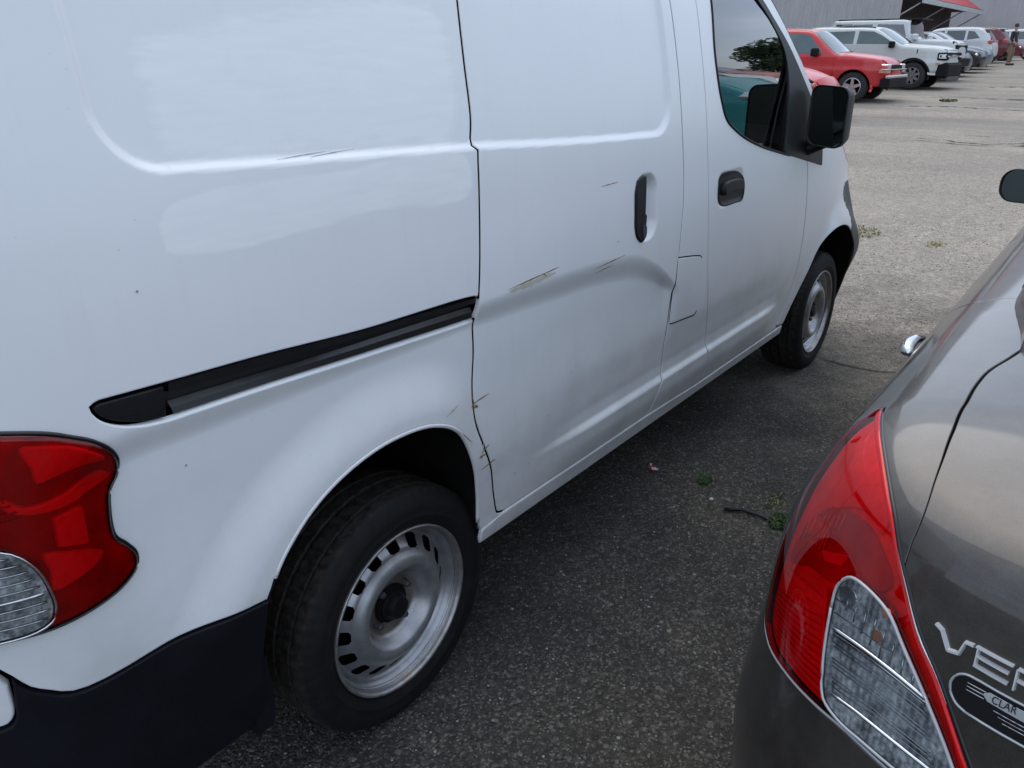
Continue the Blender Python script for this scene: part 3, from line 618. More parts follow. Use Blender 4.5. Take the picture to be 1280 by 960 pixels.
# ============ wheel of the van ============
def tyre_mb(R=.297,Ri=.205,wd=.185,n=264,detail=True):
    # outer side at y=0 side; y grows inboard
    pr=[(Ri-.006,.012),(Ri+.003,.003),(Ri+.014,-.003),(Ri+.030,-.0085),(Ri+.034,-.0065),(Ri+.05,-.0095),(R-.040,-.009),(R-.028,-.006),(R-.024,-.0035),(R-.016,.000),(R-.007,.0075),(R-.002,.016)]
    tr=[(.034,0),(.0365,-.006),(.0405,-.006),(.043,0),(.078,.0012),(.081,-.006),(.087,-.006),(.090,.0012),(.118,.001),(.121,-.006),(.126,-.006),(.129,0)]
    pr+= [(R+d,y) for y,d in tr]+[(R-.002,wd-.016),(R-.010,wd-.004),(R-.04,wd+.008),(Ri+.02,wd+.004),(Ri,wd-.01)]
    def rm(j,k):
        j=j
        if j in (8,9,10,11) and k%4==0: return -.0020
        if not detail: return 0
        if j in (10,11) : return -.0020 if k%5==0 else 0
        if j in (12,15,16) : return -.0028 if k%4==0 else 0
        if j in (19,20): return -.003 if k%6==0 else 0
        return 0
    return MB().lathe(pr,n,radmod=rm)
def van_wheel(parent,loc,flip=False):
    w=bpy.data.objects.new('wheel',None); COL.objects.link(w); w.parent=parent; w.location=loc
    if flip: w.rotation_euler=(0,0,math.pi)
    w.rotation_euler[1]=rng.random()*.5
    tyre_mb().build('tyre',M['rubber'],w,smooth=True,auto=38)
    # tyre side lettering ring as raised bars
    mb=MB()
    n=16*22
    pr=[(.2075,.004),(.2085,-.001),(.2060,-.004),(.2030,-.0035),(.2005,.000),(.1985,.006),(.1965,.016),(.1935,.020),(.1885,.023),(.1860,.034),(.1800,.040)]
    zf=herm([.140,.150,.1585,.1665,.1745,.180],[.018,.0235,.031,.038,.0430,.041]); z0=len(pr)
    pr+=[(r,float(zf(r))) for r in np.linspace(.1785,.1405,20)]
    pr+=[(.132,.0105),(.124,.0045),(.116,.0015),(.108,.0025),(.100,.009),(.092,.021),(.085,.035),(.079,.044),(.072,.047),(.030,.047)]
    def skip(j,k): 
        q=k%22; return ((q-6.5)/6.2)**3.2+((j-z0-9)/7.6)**4<1 if q>=6.5 else ((6.5-q)/6.2)**3.2+((j-z0-9)/7.6)**4<1
    rim=mb.lathe(pr,n,skip=skip).build('rim',M['steel'],w,smooth=True)
    MB().lathe([(.20,.05),(.17,.052),(.03,.055)],48).build('brake_drum',M['void'],w,smooth=True)
    MB().lathe([(.196,.016),(.194,.17),(.2,.18)],64).build('rim_barrel',M['void'],w,smooth=True)
    h=MB().lathe([(.001,.008),(.020,.0085),(.026,.011),(.028,.018),(.030,.030),(.037,.033),(.038,.045)],24).build('hub_cap',M['blackplastic'],w,smooth=True,auto=40)
    MB().lathe([(.0378,.036),(.046,.0385),(.049,.0455)],24).build('hub_ring',M['underbody'],w,smooth=True)
    for k in range(4):
        a=math.pi/4+k*math.pi/2; c=(.057*math.cos(a),.036,.057*math.sin(a))
        q=MB().lathe([(.0001,-.010),(.006,-.010),(.0085,-.006),(.0095,.008),(.012,.009)],6,c=c); q.build('lug_nut',M['darkgrey'],w,smooth=False)
    return w

# ============ white van ============
van=empty('cargo_van',(0,0,0),0,label='white panel cargo van with sliding door, rust scratches and silver steel wheels',cat='van')
YC2=1.62
def cs(k,**a): return cat(VD[k],**a)
slide_up=[(.30,1.84),(.285,1.70)]+[tuple(p) for p in VD['slidegap'][:4]]
sg_top=cat([(.325,1.84),(.292,1.70),(.272,1.583),(.260,1.466),(.2545,1.36),(.246,1.325),(.243,1.313)],.015)
sg_mid=lin([(.243,1.313),(.2525,1.302),(.2495,1.28)],.006)
sg_low=cat([(.2495,1.28),(.241,1.187),(.228,1.055),(.2205,.998)],.015)
sg_rail=lin([(.2205,.998),(.2205,.950)],.01)
sg_bot=cat([(.2205,.950),(.2225,.87),(.213,.765),(.219,.705),(.247,.633),(.281,.553),(.300,.476),(.312,.430)],.012)
sg_c=cat([(.312,.430),(.322,.407),(.345,.399)],.008)
arch=cat([(-.388,.590),(-.361,.640),(-.319,.684),(-.257,.727),(-.170,.760),(-.064,.775),(.060,.760),(.152,.706),(.207,.612),(.238,.505),(.247,.415)],.02)
rail_t=cat([(.2205,.998),(.213,1.003),(-.121,1.015),(-.33,1.029),(-.495,1.036),(-.600,1.041)],.03)
rail_end=cat([(-.600,1.041),(-.611,1.037),(-.606,1.022),(-.589,1.006),(-.546,.988),(-.505,.981)],.008)
rail_b=cat([(-.505,.981),(-.338,.975),(-.127,.963),(.195,.949),(.2205,.950)],.03)
bt=cat([(-.388,.587),(-.49,.598),(-.582,.5985),(-.6488,.5990),(-.7076,.6070),(-.7307,.6261),(-.7485,.6442),(-.762,.672)],.02)
def sdist(poly,W):
    d=dist(poly,W); return np.where(inside(poly,W),d,-d)
patchA=cat(VD['patch'],.02,True); patchB=cat(VD['patch2'],.02,True)
def patch_attr(W):
    a=sdist(patchA,W)/.03; b=sdist(patchB,W)/.09*.8
    return np.clip(.5+.5*np.maximum(a,b-.05),0,1)
q_out=join(sg_top,sg_mid,sg_low,rail_t,rail_end,rail_b,sg_bot,sg_c,lin([(.345,.399),(.335,.386)],.01),lin([(.335,.386),(.252,.386)],.03),lin([(.252,.386),(.247,.415)]),arch[::-1],bt,lin([(-.762,.672),(-.80,.74),(-.81,1.2),(-.80,1.84)],.05),lin([(-.80,1.84),(.325,1.84)],.05))
quarter=panel('quarter_panel',van_S,q_out,M['van'],van,sp=.0135,refine=2.2e-4,attr={'patch':patch_attr})
cap_edge=[(-.335,.9775),(-.338,1.0285)]
capo=join(rail_end[0:],lin([(-.505,.981),(-.500,1.036)],.02),lin([(-.500,1.036),(-.600,1.041)],.02))
panel('rail_end_cap',van_S,capo,M['blackplastic'],van,off=-.0035,gap=.003,sp=.01)
rc=join(lin([(-.500,1.036),(-.33,1.029),(-.121,1.015),(.222,1.001)],.05),lin([(.222,1.001),(.222,.948)],.02),lin([(.222,.948),(-.127,.963),(-.338,.975),(-.505,.981)],.05))
railp=panel('slide_rail',van_S,rc,M['rail'],van,off=-.028,gap=-.001,sp=.02)
def rail_mid(f): 
    us=np.linspace(-.495,.218,30); zt=np.interp(us,[-.5,-.33,-.121,.222],[1.036,1.029,1.015,1.001]); zb=np.interp(us,[-.505,-.338,-.127,.222],[.981,.975,.963,.948]); return np.stack([us,zb+(zt-zb)*f],1)
def strip(name,S,uvA,uvB,offA,offB,mat,parent,sgn=1):
    A=SN(S,uvA,sgn)*offA+S(uvA[:,0],uvA[:,1]); B=SN(S,uvB,sgn)*offB+S(uvB[:,0],uvB[:,1]); n=len(A)
    return mesh(name,list(A)+list(B),[(i,i+1,n+i+1,n+i) for i in range(n-1)],parent,mat)
strip('rail_lip',van_S,rail_mid(.98),rail_mid(.72),-.006,-.010,M['rail'],van)
strip('rail_lip',van_S,rail_mid(.72),rail_mid(.66),-.010,-.028,M['rail'],van)
strip('rail_track',van_S,rail_mid(.40),rail_mid(.24),-.020,-.012,M['railtrack'],van)
strip('rail_track',van_S,rail_mid(.24),rail_mid(.04),-.012,-.007,M['rail'],van)
# sliding door
sf=cat([(1.165,1.84),(1.170,1.72),(1.1766,1.6232),(1.1804,1.458),(1.184,1.285),(1.196,1.10),(1.184,.936),(1.174,.8115),(1.1646,.7086),(1.166,.60),(1.174,.5375),(1.148,.469),(1.125,.4104),(1.115,.392)],.02)
d_out=join(sg_top,sg_mid,sg_low,sg_rail,sg_bot,sg_c,lin([(.345,.399),(.35,.397),(1.115,.391)],.04),sf[::-1],lin([(1.165,1.84),(.325,1.84)],.05))
sdoor=panel('sliding_door',van_S,d_out,M['van'],van,sp=.0125,refine=2.2e-4)
# fixed pillar skin between the doors
fr=cat([(1.35,1.84),(1.345,1.72),(1.343,1.6307),(1.343,1.50),(1.3465,1.36),(1.352,1.25),(1.370,1.08),(1.386,.95),(1.4041,.8429),(1.445,.70),(1.492,.585),(1.520,.475),(1.5295,.375)],.02)
flapo=join(lin([(1.179,.905),(1.30,.889),(1.335,.881)],.02),cat([(1.335,.881),(1.347,.876),(1.350,.862)],.006),lin([(1.350,.862),(1.362,.745)],.03),cat([(1.362,.745),(1.361,.700),(1.345,.682)],.01),lin([(1.345,.682),(1.170,.694)],.02),lin([(1.170,.694),(1.172,.78),(1.179,.905)],.02))
pil=join(sf,lin([(1.115,.392),(1.527,.372)],.04),fr[::-1],lin([(1.35,1.84),(1.165,1.84)],.05))
panel('side_pillar',van_S,pil,M['van'],van,sp=.013,refine=2.2e-4,gap=.0015,rnd=.0022)
fo=[p for p in flapo]
panel('fuel_flap',van_S,np.array(flapo),M['van'],van,sp=.013,off=.0012,gap=.001,rnd=.0025,wall=.001)
def seam(pts,w=.0016,off=.0018,mat='void',name='flap_gap'):
    uv=cat(pts,.01); return curve_tube(name,van_S,uv,w,M[mat],van,1,off-.001,6)
seam([(1.182,.9065),(1.30,.890),(1.340,.8815),(1.349,.875)],.0021,.0005)
seam([(1.172,.6935),(1.30,.6845),(1.345,.682),(1.358,.692)],.0013,.002)
seam([(1.1755,.90),(1.172,.80),(1.168,.70)],.0010,.001)
# front door
win=join(cat([(1.455,1.70),(1.448,1.62),(1.434,1.50),(1.441,1.42),(1.456,1.3626),(1.494,1.2943),(1.584,1.2469),(1.746,1.1963),(2.05,1.134)],.015),lin([(2.05,1.134),(2.10,1.124)],.02),lin([(2.10,1.124),(2.10,1.30)],.03),cat([(2.10,1.30),(2.098,1.395),(2.045,1.500),(1.915,1.600),(1.83,1.655),(1.76,1.70)],.015),lin([(1.76,1.70),(1.455,1.70)],.03))
apil=cat([(1.70,1.84),(1.84,1.752),(1.963,1.6586),(2.0667,1.5789),(2.1727,1.4937),(2.2758,1.4083),(2.3474,1.3364),(2.47,1.235)],.03)
fe=cat([(2.30,1.09),(2.319,1.042),(2.350,.894),(2.372,.722),(2.371,.599),(2.345,.482),(2.289,.385)],.02)
fd=join(fr,lin([(1.5295,.375),(2.289,.372)],.05),fe[::-1],lin([(2.30,1.09),(2.33,1.15),(2.47,1.235)],.02),apil[::-1],lin([(1.70,1.84),(1.35,1.84)],.05))
fdoor=panel('front_door',van_S,fd,M['van'],van,holes=[win],sp=.014,refine=2.2e-4)
glass_S=lambda u,z,off=0.: np.stack([np.asarray(u,float)+0*z,-.006+.80*np.maximum(0,np.asarray(z,float)-1.42)**2+0*u,np.asarray(z,float)+0*u],-1)
glp=panel('door_window',glass_S,win,M['glass'],van,gap=-.006,sp=.03,wall=.004)
wA=win; nA=SN(van_S,wA); A_=van_S(wA[:,0],wA[:,1])+nA*-.010; B_=glass_S(wA[:,0],wA[:,1])+np.array([0,.003,0]); n_=len(wA)
mesh('window_reveal',list(A_)+list(B_),[(i,(i+1)%n_,n_+(i+1)%n_,n_+i) for i in range(n_)],fdoor,M['blackplastic'],False)
wb=join(cat([(1.455,1.70),(1.448,1.62),(1.434,1.50),(1.441,1.42),(1.456,1.3626),(1.494,1.2943),(1.584,1.2469),(1.746,1.1963),(2.05,1.134)],.015))
curve_tube('window_seal',van_S,wb,.0045,M['blackplastic'],fdoor,1,.0)
tro=join(lin([(2.03,1.138),(2.22,1.102),(2.488,1.0507)],.03),lin([(2.488,1.0507),(2.478,1.115)],.02),cat([(2.478,1.115),(2.42,1.215),(2.3289,1.305),(2.2195,1.399),(2.0762,1.5177),(1.9416,1.6067),(1.8867,1.6452),(1.80,1.70)],.02),lin([(1.80,1.70),(1.755,1.70)],.02),cat([(1.755,1.70),(1.83,1.645),(1.915,1.590),(2.035,1.485),(2.058,1.395),(2.055,1.30),(2.045,1.20),(2.03,1.138)],.02))
panel('window_trim',van_S,tro,M['blackplastic'],van,off=.004,gap=.0,sp=.016,wall=.01)
# fender, with arch
def arc(cx,cz,r,a0,a1,n=24,ez=1.): return np.array([(cx+r*math.cos(t),cz+ez*r*math.sin(t)) for t in np.linspace(math.radians(a0),math.radians(a1),n)])
fa=join(lin([(2.5,.33)],.1),arc(2.91,.315,.405,175,55,26))
endA=cat([(2.375,.372),(2.42,.43),(2.50,.57),(2.60,.685),(2.74,.735),(2.91,.735),(3.03,.705),(3.065,.682)],.03)
hood_e=cat([(2.47,1.235),(2.55,1.175),(2.66,1.140),(2.9,1.095),(3.2,1.00),(3.5,.90),(3.7,.85),(3.98,.83)],.04)
f_out=join(lin([(2.47,1.235),(2.33,1.15),(2.30,1.09)],.02),fe,lin([(2.289,.385),tuple(endA[0])],.03),endA,cat([tuple(endA[-1]),(3.10,.76),(3.11,.85),(3.18,.895),(3.5,.86)],.03),lin([(3.5,.86),(3.5,.90)],.02),hood_e[hood_e[:,0]<=3.5][::-1])
panel('front_fender',van_S,f_out,M['van'],van,sp=.016)
fbump=join(cat([(3.065,.682),(3.145,.60),(3.205,.48),(3.235,.35),(3.24,.25)],.03),lin([(3.24,.25),(3.98,.25),(3.98,.80),(3.7,.83),(3.5,.86)],.05),cat([(3.5,.86),(3.12,.905),(3.045,.86),(3.07,.78),tuple(endA[-1])],.03))
panel('front_bumper',van_S,fbump,M['darkgrey'],van,sp=.03)
# rocker
rk=join(lin([(.262,.385),(.335,.3965),(1.115,.3915),(1.527,.3735),(2.37,.3710)],.06),lin([(2.37,.371),(2.385,.325)],.02),lin([(2.385,.325),(.262,.338)],.06),lin([(.262,.338),(.262,.384)],.02))
panel('sill',van_S,rk,M['van'],van,sp=.012,off=.002,gap=.0012,rnd=.005)
# rear bumper
rb=join(bt,lin([(-.762,.672),(-.770,.60)],.02),cat([(-.770,.60),(-.778,.582),(-.80,.575)],.01),lin([(-.80,.575),(-1.59,.575)],.08),lin([(-1.59,.575),(-1.59,.27)],.05),lin([(-1.59,.27),(-.392,.265)],.06),lin([(-.392,.265),(-.388,.59)],.04))
panel('rear_bumper',van_S,rb,M['bumper'],van,sp=.022,off=.002)
rd=join(lin([(-.80,1.80),(-.81,1.0),(-.80,.74),(-.762,.66)],.06),cat([(-.762,.66),(-.766,.60),(-.776,.583),(-.80,.578)],.01),lin([(-.80,.578),(-1.585,.578)],.08),lin([(-1.585,.578),(-1.585,1.80)],.08),lin([(-1.585,1.80),(-.80,1.80)],.08))
panel('rear_door',van_S,rd,M['van'],van,sp=.03,gap=.004)
for pth,r_ in ((join(sg_top,sg_mid,sg_low),.0030),(join(sg_bot,sg_c),.0030),(fr,.0017),(sf,.0010),(fe,.0013)):
    curve_tube('gap_seal',van_S,pth,r_,M['void'],van,1,-.0025-r_*.3,6)
# dark inner shell behind the gaps
ish=join(lin([(-1.58,1.83),(-1.58,.40),(-.42,.40)],.08),arch,lin([(.262,.40),(2.44,.39)],.08),cat([(2.36,.39),(2.41,.45),(2.49,.59),(2.59,.70),(2.74,.75),(2.91,.75),(3.07,.70),(3.165,.61),(3.25,.4)],.04),lin([(3.3,.4),(3.9,.4),(3.9,.8),(3.5,.84),(3.2,.95),(2.66,1.10),(2.5,1.18),(2.30,1.30),(1.96,1.60),(1.66,1.82),(-1.58,1.83)],.08))
panel('inner_shell',van_S,ish,M['void'],van,holes=[win],off=-.034,gap=.012,sp=.05,wall=.002)
# wheel arch liners
def liner(cx,cz,r,a0,a1,pts=None):
    P=pts if pts is not None else arc(cx,cz,r,a0,a1,26); y0=-np.array([float(van_o(u,z)) for u,z in P])+.004
    bb=np.where(P[:,0]>VUF,VFB*(1-np.cos(np.clip(P[:,0]-VUF,0,9)/VFA)),0); 
    A=[(u if u<VUF else VUF+VFA*math.sin((u-VUF)/VFA),y+b,z) for (u,z),y,b in zip(P,y0,bb)]; B=[(a[0],.32,a[2]) for a in A]; n=len(A)
    mesh('arch_liner',A+B,[(i,i+1,n+i+1,n+i) for i in range(n-1)],van,M['underbody'])
    mesh('arch_liner_back',[(p[0],.319,p[2]) for p in A]+[(cx,.319,.2)],[(i,i+1,n) for i in range(n-1)],van,M['underbody'],False)
ar2=np.concatenate([[(-.39,.27),(-.392,.45)],arch,[(.25,.34)]])
liner(-.06,.3,.3,0,0,inset(ar2[::-1],-.001)[0] if False else ar2)
liner(2.925,.315,.405,185,-10,np.concatenate([[(2.40,.29)],endA,[(3.145,.60),(3.205,.48),(3.235,.35),(3.24,.25)]]))
# arch lips (rolled edge)
curve_tube('arch_lip',van_S,arch[2:],.0055,M['van'],quarter,1,-.004)
# underbody
MB().box((1.5,.81,.36),(2.15,.62,.06),bev=.02).build('underbody',M['underbody'],van)
# wheels
for x in (0,2.925):
    van_wheel(van,(x,0.0 if x==0 else -.004,.292)); van_wheel(van,(x,1.62,.292),True)
MB().tube([(0,.1,.30),(0,1.5,.30)],.04).build('axle',M['underbody'],van,smooth=True)
# mud flap
MB().prism([(-.40,.40),(-.368,.415),(-.362,.30),(-.372,.245),(-.41,.245),(-.41,.36)],.0,.20).build('mud_flap',M['bumper'],van)
# roof, windscreen, hood
def loft(name,uvs,mat,crown,parent=van,nc=17,S=van_S,yc2=YC2,off=0.,power=2):
    P=S(uvs[:,0],uvs[:,1]); V=[];n=len(P)
    for i,p in enumerate(P):
        for j in range(nc):
            t=j/(nc-1); y=p[1]+(yc2-2*p[1])*t; c=1-abs(2*t-1)**power; V.append((p[0]+crown[0]*c,y,p[2]+crown[1]*c+off))
    return mesh(name,V,[(i*nc+j,(i+1)*nc+j,(i+1)*nc+j+1,i*nc+j+1) for i in range(n-1) for j in range(nc-1)],parent,mat)
loft('roof',lin([(-.97,1.838),(-.66,1.838),(1.70,1.838)],.12),M['van'],(0,.05),power=4)
loft('windscreen',lin([(1.70,1.838),(1.84,1.752),(1.963,1.6586),(2.1727,1.4937),(2.3474,1.3364),(2.55,1.175)],.1),M['glass'],(.16,.02))
loft('hood',hood_e[2:],M['van'],(.14,.05))
MB().box((-.62,.81,1.842),(.20,.60,.008),bev=.005).build('roof_rear',M['van'],van)
# lamps at the rear corner
lampo=join(lin([(-.80,1.045),(-.735,1.047)],.02),cat([(-.735,1.047),(-.711,1.040),(-.677,1.026),(-.6547,1.012),(-.622,.992),(-.600,.970),(-.589,.947),(-.5925,.925),(-.6085,.905),(-.6145,.882),(-.6155,.832),(-.6005,.809),(-.5885,.785),(-.5945,.762),(-.624,.745),(-.672,.7385),(-.72,.737),(-.77,.742),(-.80,.75)],.008),lin([(-.80,.75),(-.80,1.045)],.02))
lamp=panel('tail_lamp',van_S,lampo,M['redshell'],van,off=.012,gap=.001,rnd=.008,sp=.01,wall=.014)
panel('lamp_backing',van_S,lampo,M['lampdark'],lamp,off=.0015,gap=.003,rnd=.002,sp=.02,wall=.002)
sqo=np.array(VD['sq']); 
for nm_,of_ in (('refu',.006),('refm',.007),('refl',.006),('refq',.007)):
    pp_=VD[nm_]; panel('reflector',van_S,(cat(pp_,.01,True) if nm_!='refq' else lin(list(pp_)+[pp_[0]],.01)[:-1]),M['redbright'],lamp,off=of_,gap=.0,rnd=.004,sp=.012,wall=.006)
curve_tube('lamp_outline',van_S,lampo[2:-2],.0032,M['badgeblack'],lamp,1,.0035,6)
for k in range(7):
    zz=.986-.011*k; curve_tube('lens_rib',van_S,lin([(-.80,zz-.002),(-.735+.004*k,zz)],.02),.0016,M['redinner'],lamp,1,.008,6)
lens=cat([(-.790,.878),(-.765,.886),(-.7363,.8831),(-.7229,.8692),(-.7106,.8394),(-.7048,.8026),(-.704,.7761),(-.7102,.7553),(-.7245,.7474),(-.755,.746),(-.790,.752)],.01,True)
panel('reverse_lens',van_S,lens,M['clearshell'],lamp,off=.0155,gap=.0,rnd=.004,sp=.012,wall=.006)
panel('lamp_bowl',van_S,lens,M['lampgrey'],lamp,off=.0125,gap=.002,rnd=.001,sp=.02,wall=.001)
curve_tube('lens_ring',van_S,np.vstack([lens,lens[:1]]),.0016,M['chrome_dull'],lamp,1,.0155,6)
for k in range(9):
    z=.872-.0135*k; a=np.interp(z,[.7474,.7553,.7761,.8026,.8394,.8692,.8831],[-.727,-.712,-.706,-.7075,-.713,-.726,-.738])
    curve_tube('lens_rib',van_S,cat([(-.79,z+.004),(-.75,z+.001),(a-.003,z-.001)],.01),.0019 if k!=5 else .0028,M['chrome_dull'],lamp,1,.0140,6)
# handles
h1=join(cat([(.905,1.168),(.930,1.178),(.955,1.176),(.9575,1.155)],.01),lin([(.9575,1.155),(.953,1.075)],.02),lin([(.953,1.075),(.962,1.068),(.952,1.000)],.015),cat([(.952,1.000),(.935,.994),(.906,1.012),(.898,1.03)],.01),cat([(.898,1.03),(.8955,1.09),(.897,1.145),(.905,1.168)],.015))
flat_S=lambda u,z,off=0.: np.stack([np.asarray(u,float)+0*z,-(VPROF(z)+.001)+0*u,np.asarray(z,float)+0*u],-1)
hd=panel('door_handle',flat_S,h1,M['blackplastic'],van,off=.004,gap=.001,rnd=.005,sp=.012,wall=.026)
panel('handle_key_plate',flat_S,cat([(.94,1.045),(.955,1.04),(.955,1.01),(.943,1.004),(.935,1.02)],.01,True),M['darkgrey'],hd,off=.0055,gap=.001,rnd=.001,sp=.01,wall=.004)
streak('handle_glint',flat_S,(.946,1.024),(.948,1.016),.003,M['chrome'],hd,off=.0070)
h2=cat([(1.4546,1.095),(1.462,1.122),(1.500,1.129),(1.618,1.1165),(1.651,1.095),(1.659,1.05),(1.645,1.020),(1.590,1.0155),(1.478,1.022),(1.4575,1.042)],.01,True)
hh=panel('door_handle',van_S,h2,M['blackplastic'],van,off=.004,gap=.0,rnd=.004,sp=.014,wall=.006)
panel('handle_grip',van_S,cat([(1.475,1.09),(1.54,1.10),(1.625,1.088),(1.625,1.062),(1.54,1.06),(1.475,1.058)],.012,True),M['blackplastic'],hh,off=.020,gap=0,rnd=.007,sp=.014,wall=.018)
# scuffs and rust
for a,w,mt in [((.322,.996,.525,1.0075),.0024,'rust'),((.330,.990,.51,.997),.010,'ruststain'),((.695,.9685,.845,.9775),.0022,'rust'),((.705,.9545,.79,.9605),.0016,'rust'),((.722,1.174,.806,1.1755),.0015,'rust'),((.2075,.7505,.272,.756),.0025,'rust'),((.204,.748,.230,.738),.006,'rust'),((.236,.617,.266,.628),.0026,'rust'),((.228,.608,.252,.607),.005,'rust'),((.235,.570,.290,.578),.003,'rust'),((.24,.60,.245,.64),.004,'ruststain'),((.098,.7665,.150,.7735),.003,'ruststain'),((.2155,.748,.207,.772),.004,'rust'),((-.2397,1.3285,-.121,1.3325),.0009,'scratch'),((-.17,1.3265,-.07,1.331),.0009,'scratch'),((.455,1.0055,.475,.994),.002,'rust'),((.14,.7165,.20,.66),.002,'rust')]:
    streak('rust_scratch' if mt!='scratch' else 'paint_scratch',van_S,a[:2],a[2:],w,M[mt],van,n=12)
for p in [(.808,1.020),(-.5155,1.178),(.382,.496),(-.483,.888),(.515,.612),(.44,.50),(.62,.70),(.9,.62)]:
    r=.0022; q=np.array([(p[0]+r*math.cos(t),p[1]+r*math.sin(t)) for t in np.linspace(0,6.28,7)[:-1]]); NN=SN(van_S,q); mesh('stone_chip',van_S(q[:,0],q[:,1])+NN*.001,[tuple(range(6))],van,M['scratch'])
# mirror
mir=MB(); 
def rr(w,h,r,n=6):
    out=[]
    for cx,cy,a0 in ((w-r,h-r,0),(-w+r,h-r,90),(-w+r,-h+r,180),(w-r,-h+r,270)):
        for k in range(n+1): a=math.radians(a0+90*k/n); out.append((cx+r*math.cos(a),cy+r*math.sin(a)))
    return out
def shellbox(name,c,w,h,dep,r,mat,parent,yaw=0,glassmat=None,tilt=0,lean=0.):
    prs=[(1.0,0),(1.0,.012),(.99,.35*dep),(.90,.75*dep),(.6,dep*1.02),(.15,dep*1.08)]
    P=rr(w,h,r); n=len(P); V=[];F=[]
    cy,sy=math.cos(yaw),math.sin(yaw)
    def tr(x,a,b): # x fwd, a lateral(+ = -y), b up
        X=x*cy-a*sy; Y=-(x*sy+a*cy); return (c[0]+X,c[1]+Y,c[2]+b+a*lean)
    V+= [tr(.006,a*.9,b*.94) for a,b in P]; V+=[tr(-.002,a*.97,b*.98) for a,b in P]
    for s,x in prs: V+=[tr(x,a*s,b*s) for a,b in P]
    L=len(prs)+2
    for l in range(L-1): F+=[(l*n+i,l*n+(i+1)%n,(l+1)*n+(i+1)%n,(l+1)*n+i) for i in range(n)]
    F.append(tuple((L-1)*n+i for i in range(n)))
    o=MB().add(V,F).build(name,mat,parent,smooth=True)
    g=[tr(.004,a*.91,b*.945) for a,b in P]; g2=mesh('mirror_glass',g,[tuple(range(n))],o,glassmat or M['mirrorglass'],False)
    return o
mm=shellbox('wing_mirror',(2.23,-.128,1.262),.073,.112,.10,.035,M['blackplastic'],van,yaw=.12,lean=-.06)
MB().tube([(2.30,-.01,1.12),(2.30,-.05,1.135),(2.29,-.12,1.165)],[.035,.028,.022],10).build('mirror_arm',M['blackplastic'],van,smooth=True)
MB().box((2.34,-.022,1.115),(.10,.022,.035),bev=.012).build('mirror_foot',M['blackplastic'],van)
# cab interior
MB().box((2.35,.81,.98),(.28,.70,.14),bev=.06).build('dashboard',M['seat'],van)
for y in (.40,1.22):
    s=MB(); s.box((1.55,y,.85),(.26,.25,.09),bev=.05); s.box((1.30,y,1.18),(.08,.24,.32),Matrix.Rotation(-.15,3,'Y'),bev=.05); s.box((1.25,y,1.53),(.05,.13,.09),bev=.03); s.build('seat',M['seat'],van)
MB().box((1.05,.81,1.1),(.02,.72,.68)).build('bulkhead',M['seat'],van)
def torus(c,R,r,mat,name,parent,tilt):
    V=[];F=[];n=28;m=8; rot=Matrix.Rotation(tilt,3,'Y')
    for i in range(n):
        a=2*math.pi*i/n
        for j in range(m):
            b=2*math.pi*j/m; q=Vector((r*math.sin(b),(R+r*math.cos(b))*math.cos(a),(R+r*math.cos(b))*math.sin(a))); q=rot@q; V.append((c[0]+q.x,c[1]+q.y,c[2]+q.z))
    for i in range(n):
        for j in range(m): F.append((i*m+j,((i+1)%n)*m+j,((i+1)%n)*m+(j+1)%m,i*m+(j+1)%m))
    return mesh(name,V,F,parent,mat)
torus((2.05,1.22,1.17),.18,.014,M['blackplastic'],'steering_wheel',van,-.4)
# far side: mirrored sheet metal
for o in list(van.children):
    b=o.name.split('.')[0]
    if b in ('quarter_panel','sliding_door','side_pillar','front_door','door_window','window_trim','front_fender','front_bumper','sill','rear_bumper','rear_door','inner_shell','tail_lamp','wing_mirror','arch_liner','arch_liner_back','mirror_arm','mud_flap','slide_rail'):
        mirror_copy(o,YC2,van)

# ============ grey sedan ============
sedan=empty('parked_sedan',(0,0,0),0,label='dark grey metallic sedan with red tail lamp and chrome lettering beside the van',cat='car')
CY2=-3.30
gp=M['grey_paint']
def zv(z): return float(np.interp(z,SZ,SV))
lin_in=cat(CD['lamp_in'][:7]+[(-.5600,.5600),(-.5900,.5300),(-.6100,.5050)],.012)
lo=[(-.0276,.7853),(-.0518,.745),(-.0750,.690),(-.1016,.6238),(-.1330,.5667),(-.1560,.4961),(-.1640,.4500),(-.1800,.4250),(-.2278,.4221),(-.2996,.4400),(-.3676,.4600),(-.4254,.4764),(-.4861,.484),(-.5286,.4855),(-.61,.490)]
lin_out=cat(lo,.012)
gapc=cat([(-.4145,.6770)]+CD['gap'][1:-2]+[(.20,.893),(.30,.905)],.015)
kin=int(np.argmin(np.hypot(lin_in[:,0]+.4158,lin_in[:,1]-.6753)))
kout=int(np.argmin(np.hypot(lin_out[:,0]+.164,lin_out[:,1]-.45)))
AX=.57
def carch(r,a0,a1,n=22): 
    return np.array([(AX+r*math.cos(t),zv(.31+r*math.sin(t))) for t in np.linspace(math.radians(a0),math.radians(a1),n)])
qa=carch(.36,165,20)
door_r=cat([tuple(qa[-1]),(.93,.42),(.86,.50),(.74,.60),(.66,.70),(.60,.80)],.03)
qo=join(gapc[::-1],lin([(-.4145,.6770),(-.4158,.6753)],.01),lin_in[:kin+1][::-1],lin_out[:kout+1],cat([(-.164,.45),(-.05,.40),(.10,.34),tuple(qa[0])],.03),qa,door_r,lin([(.60,.80),(.60,.985),(.30,.985),(.30,.905)],.03))
panel('quarter_panel',car_S,qo,gp,sedan,sp=.014,sgn=-1,gap=.0008,rnd=.0014)
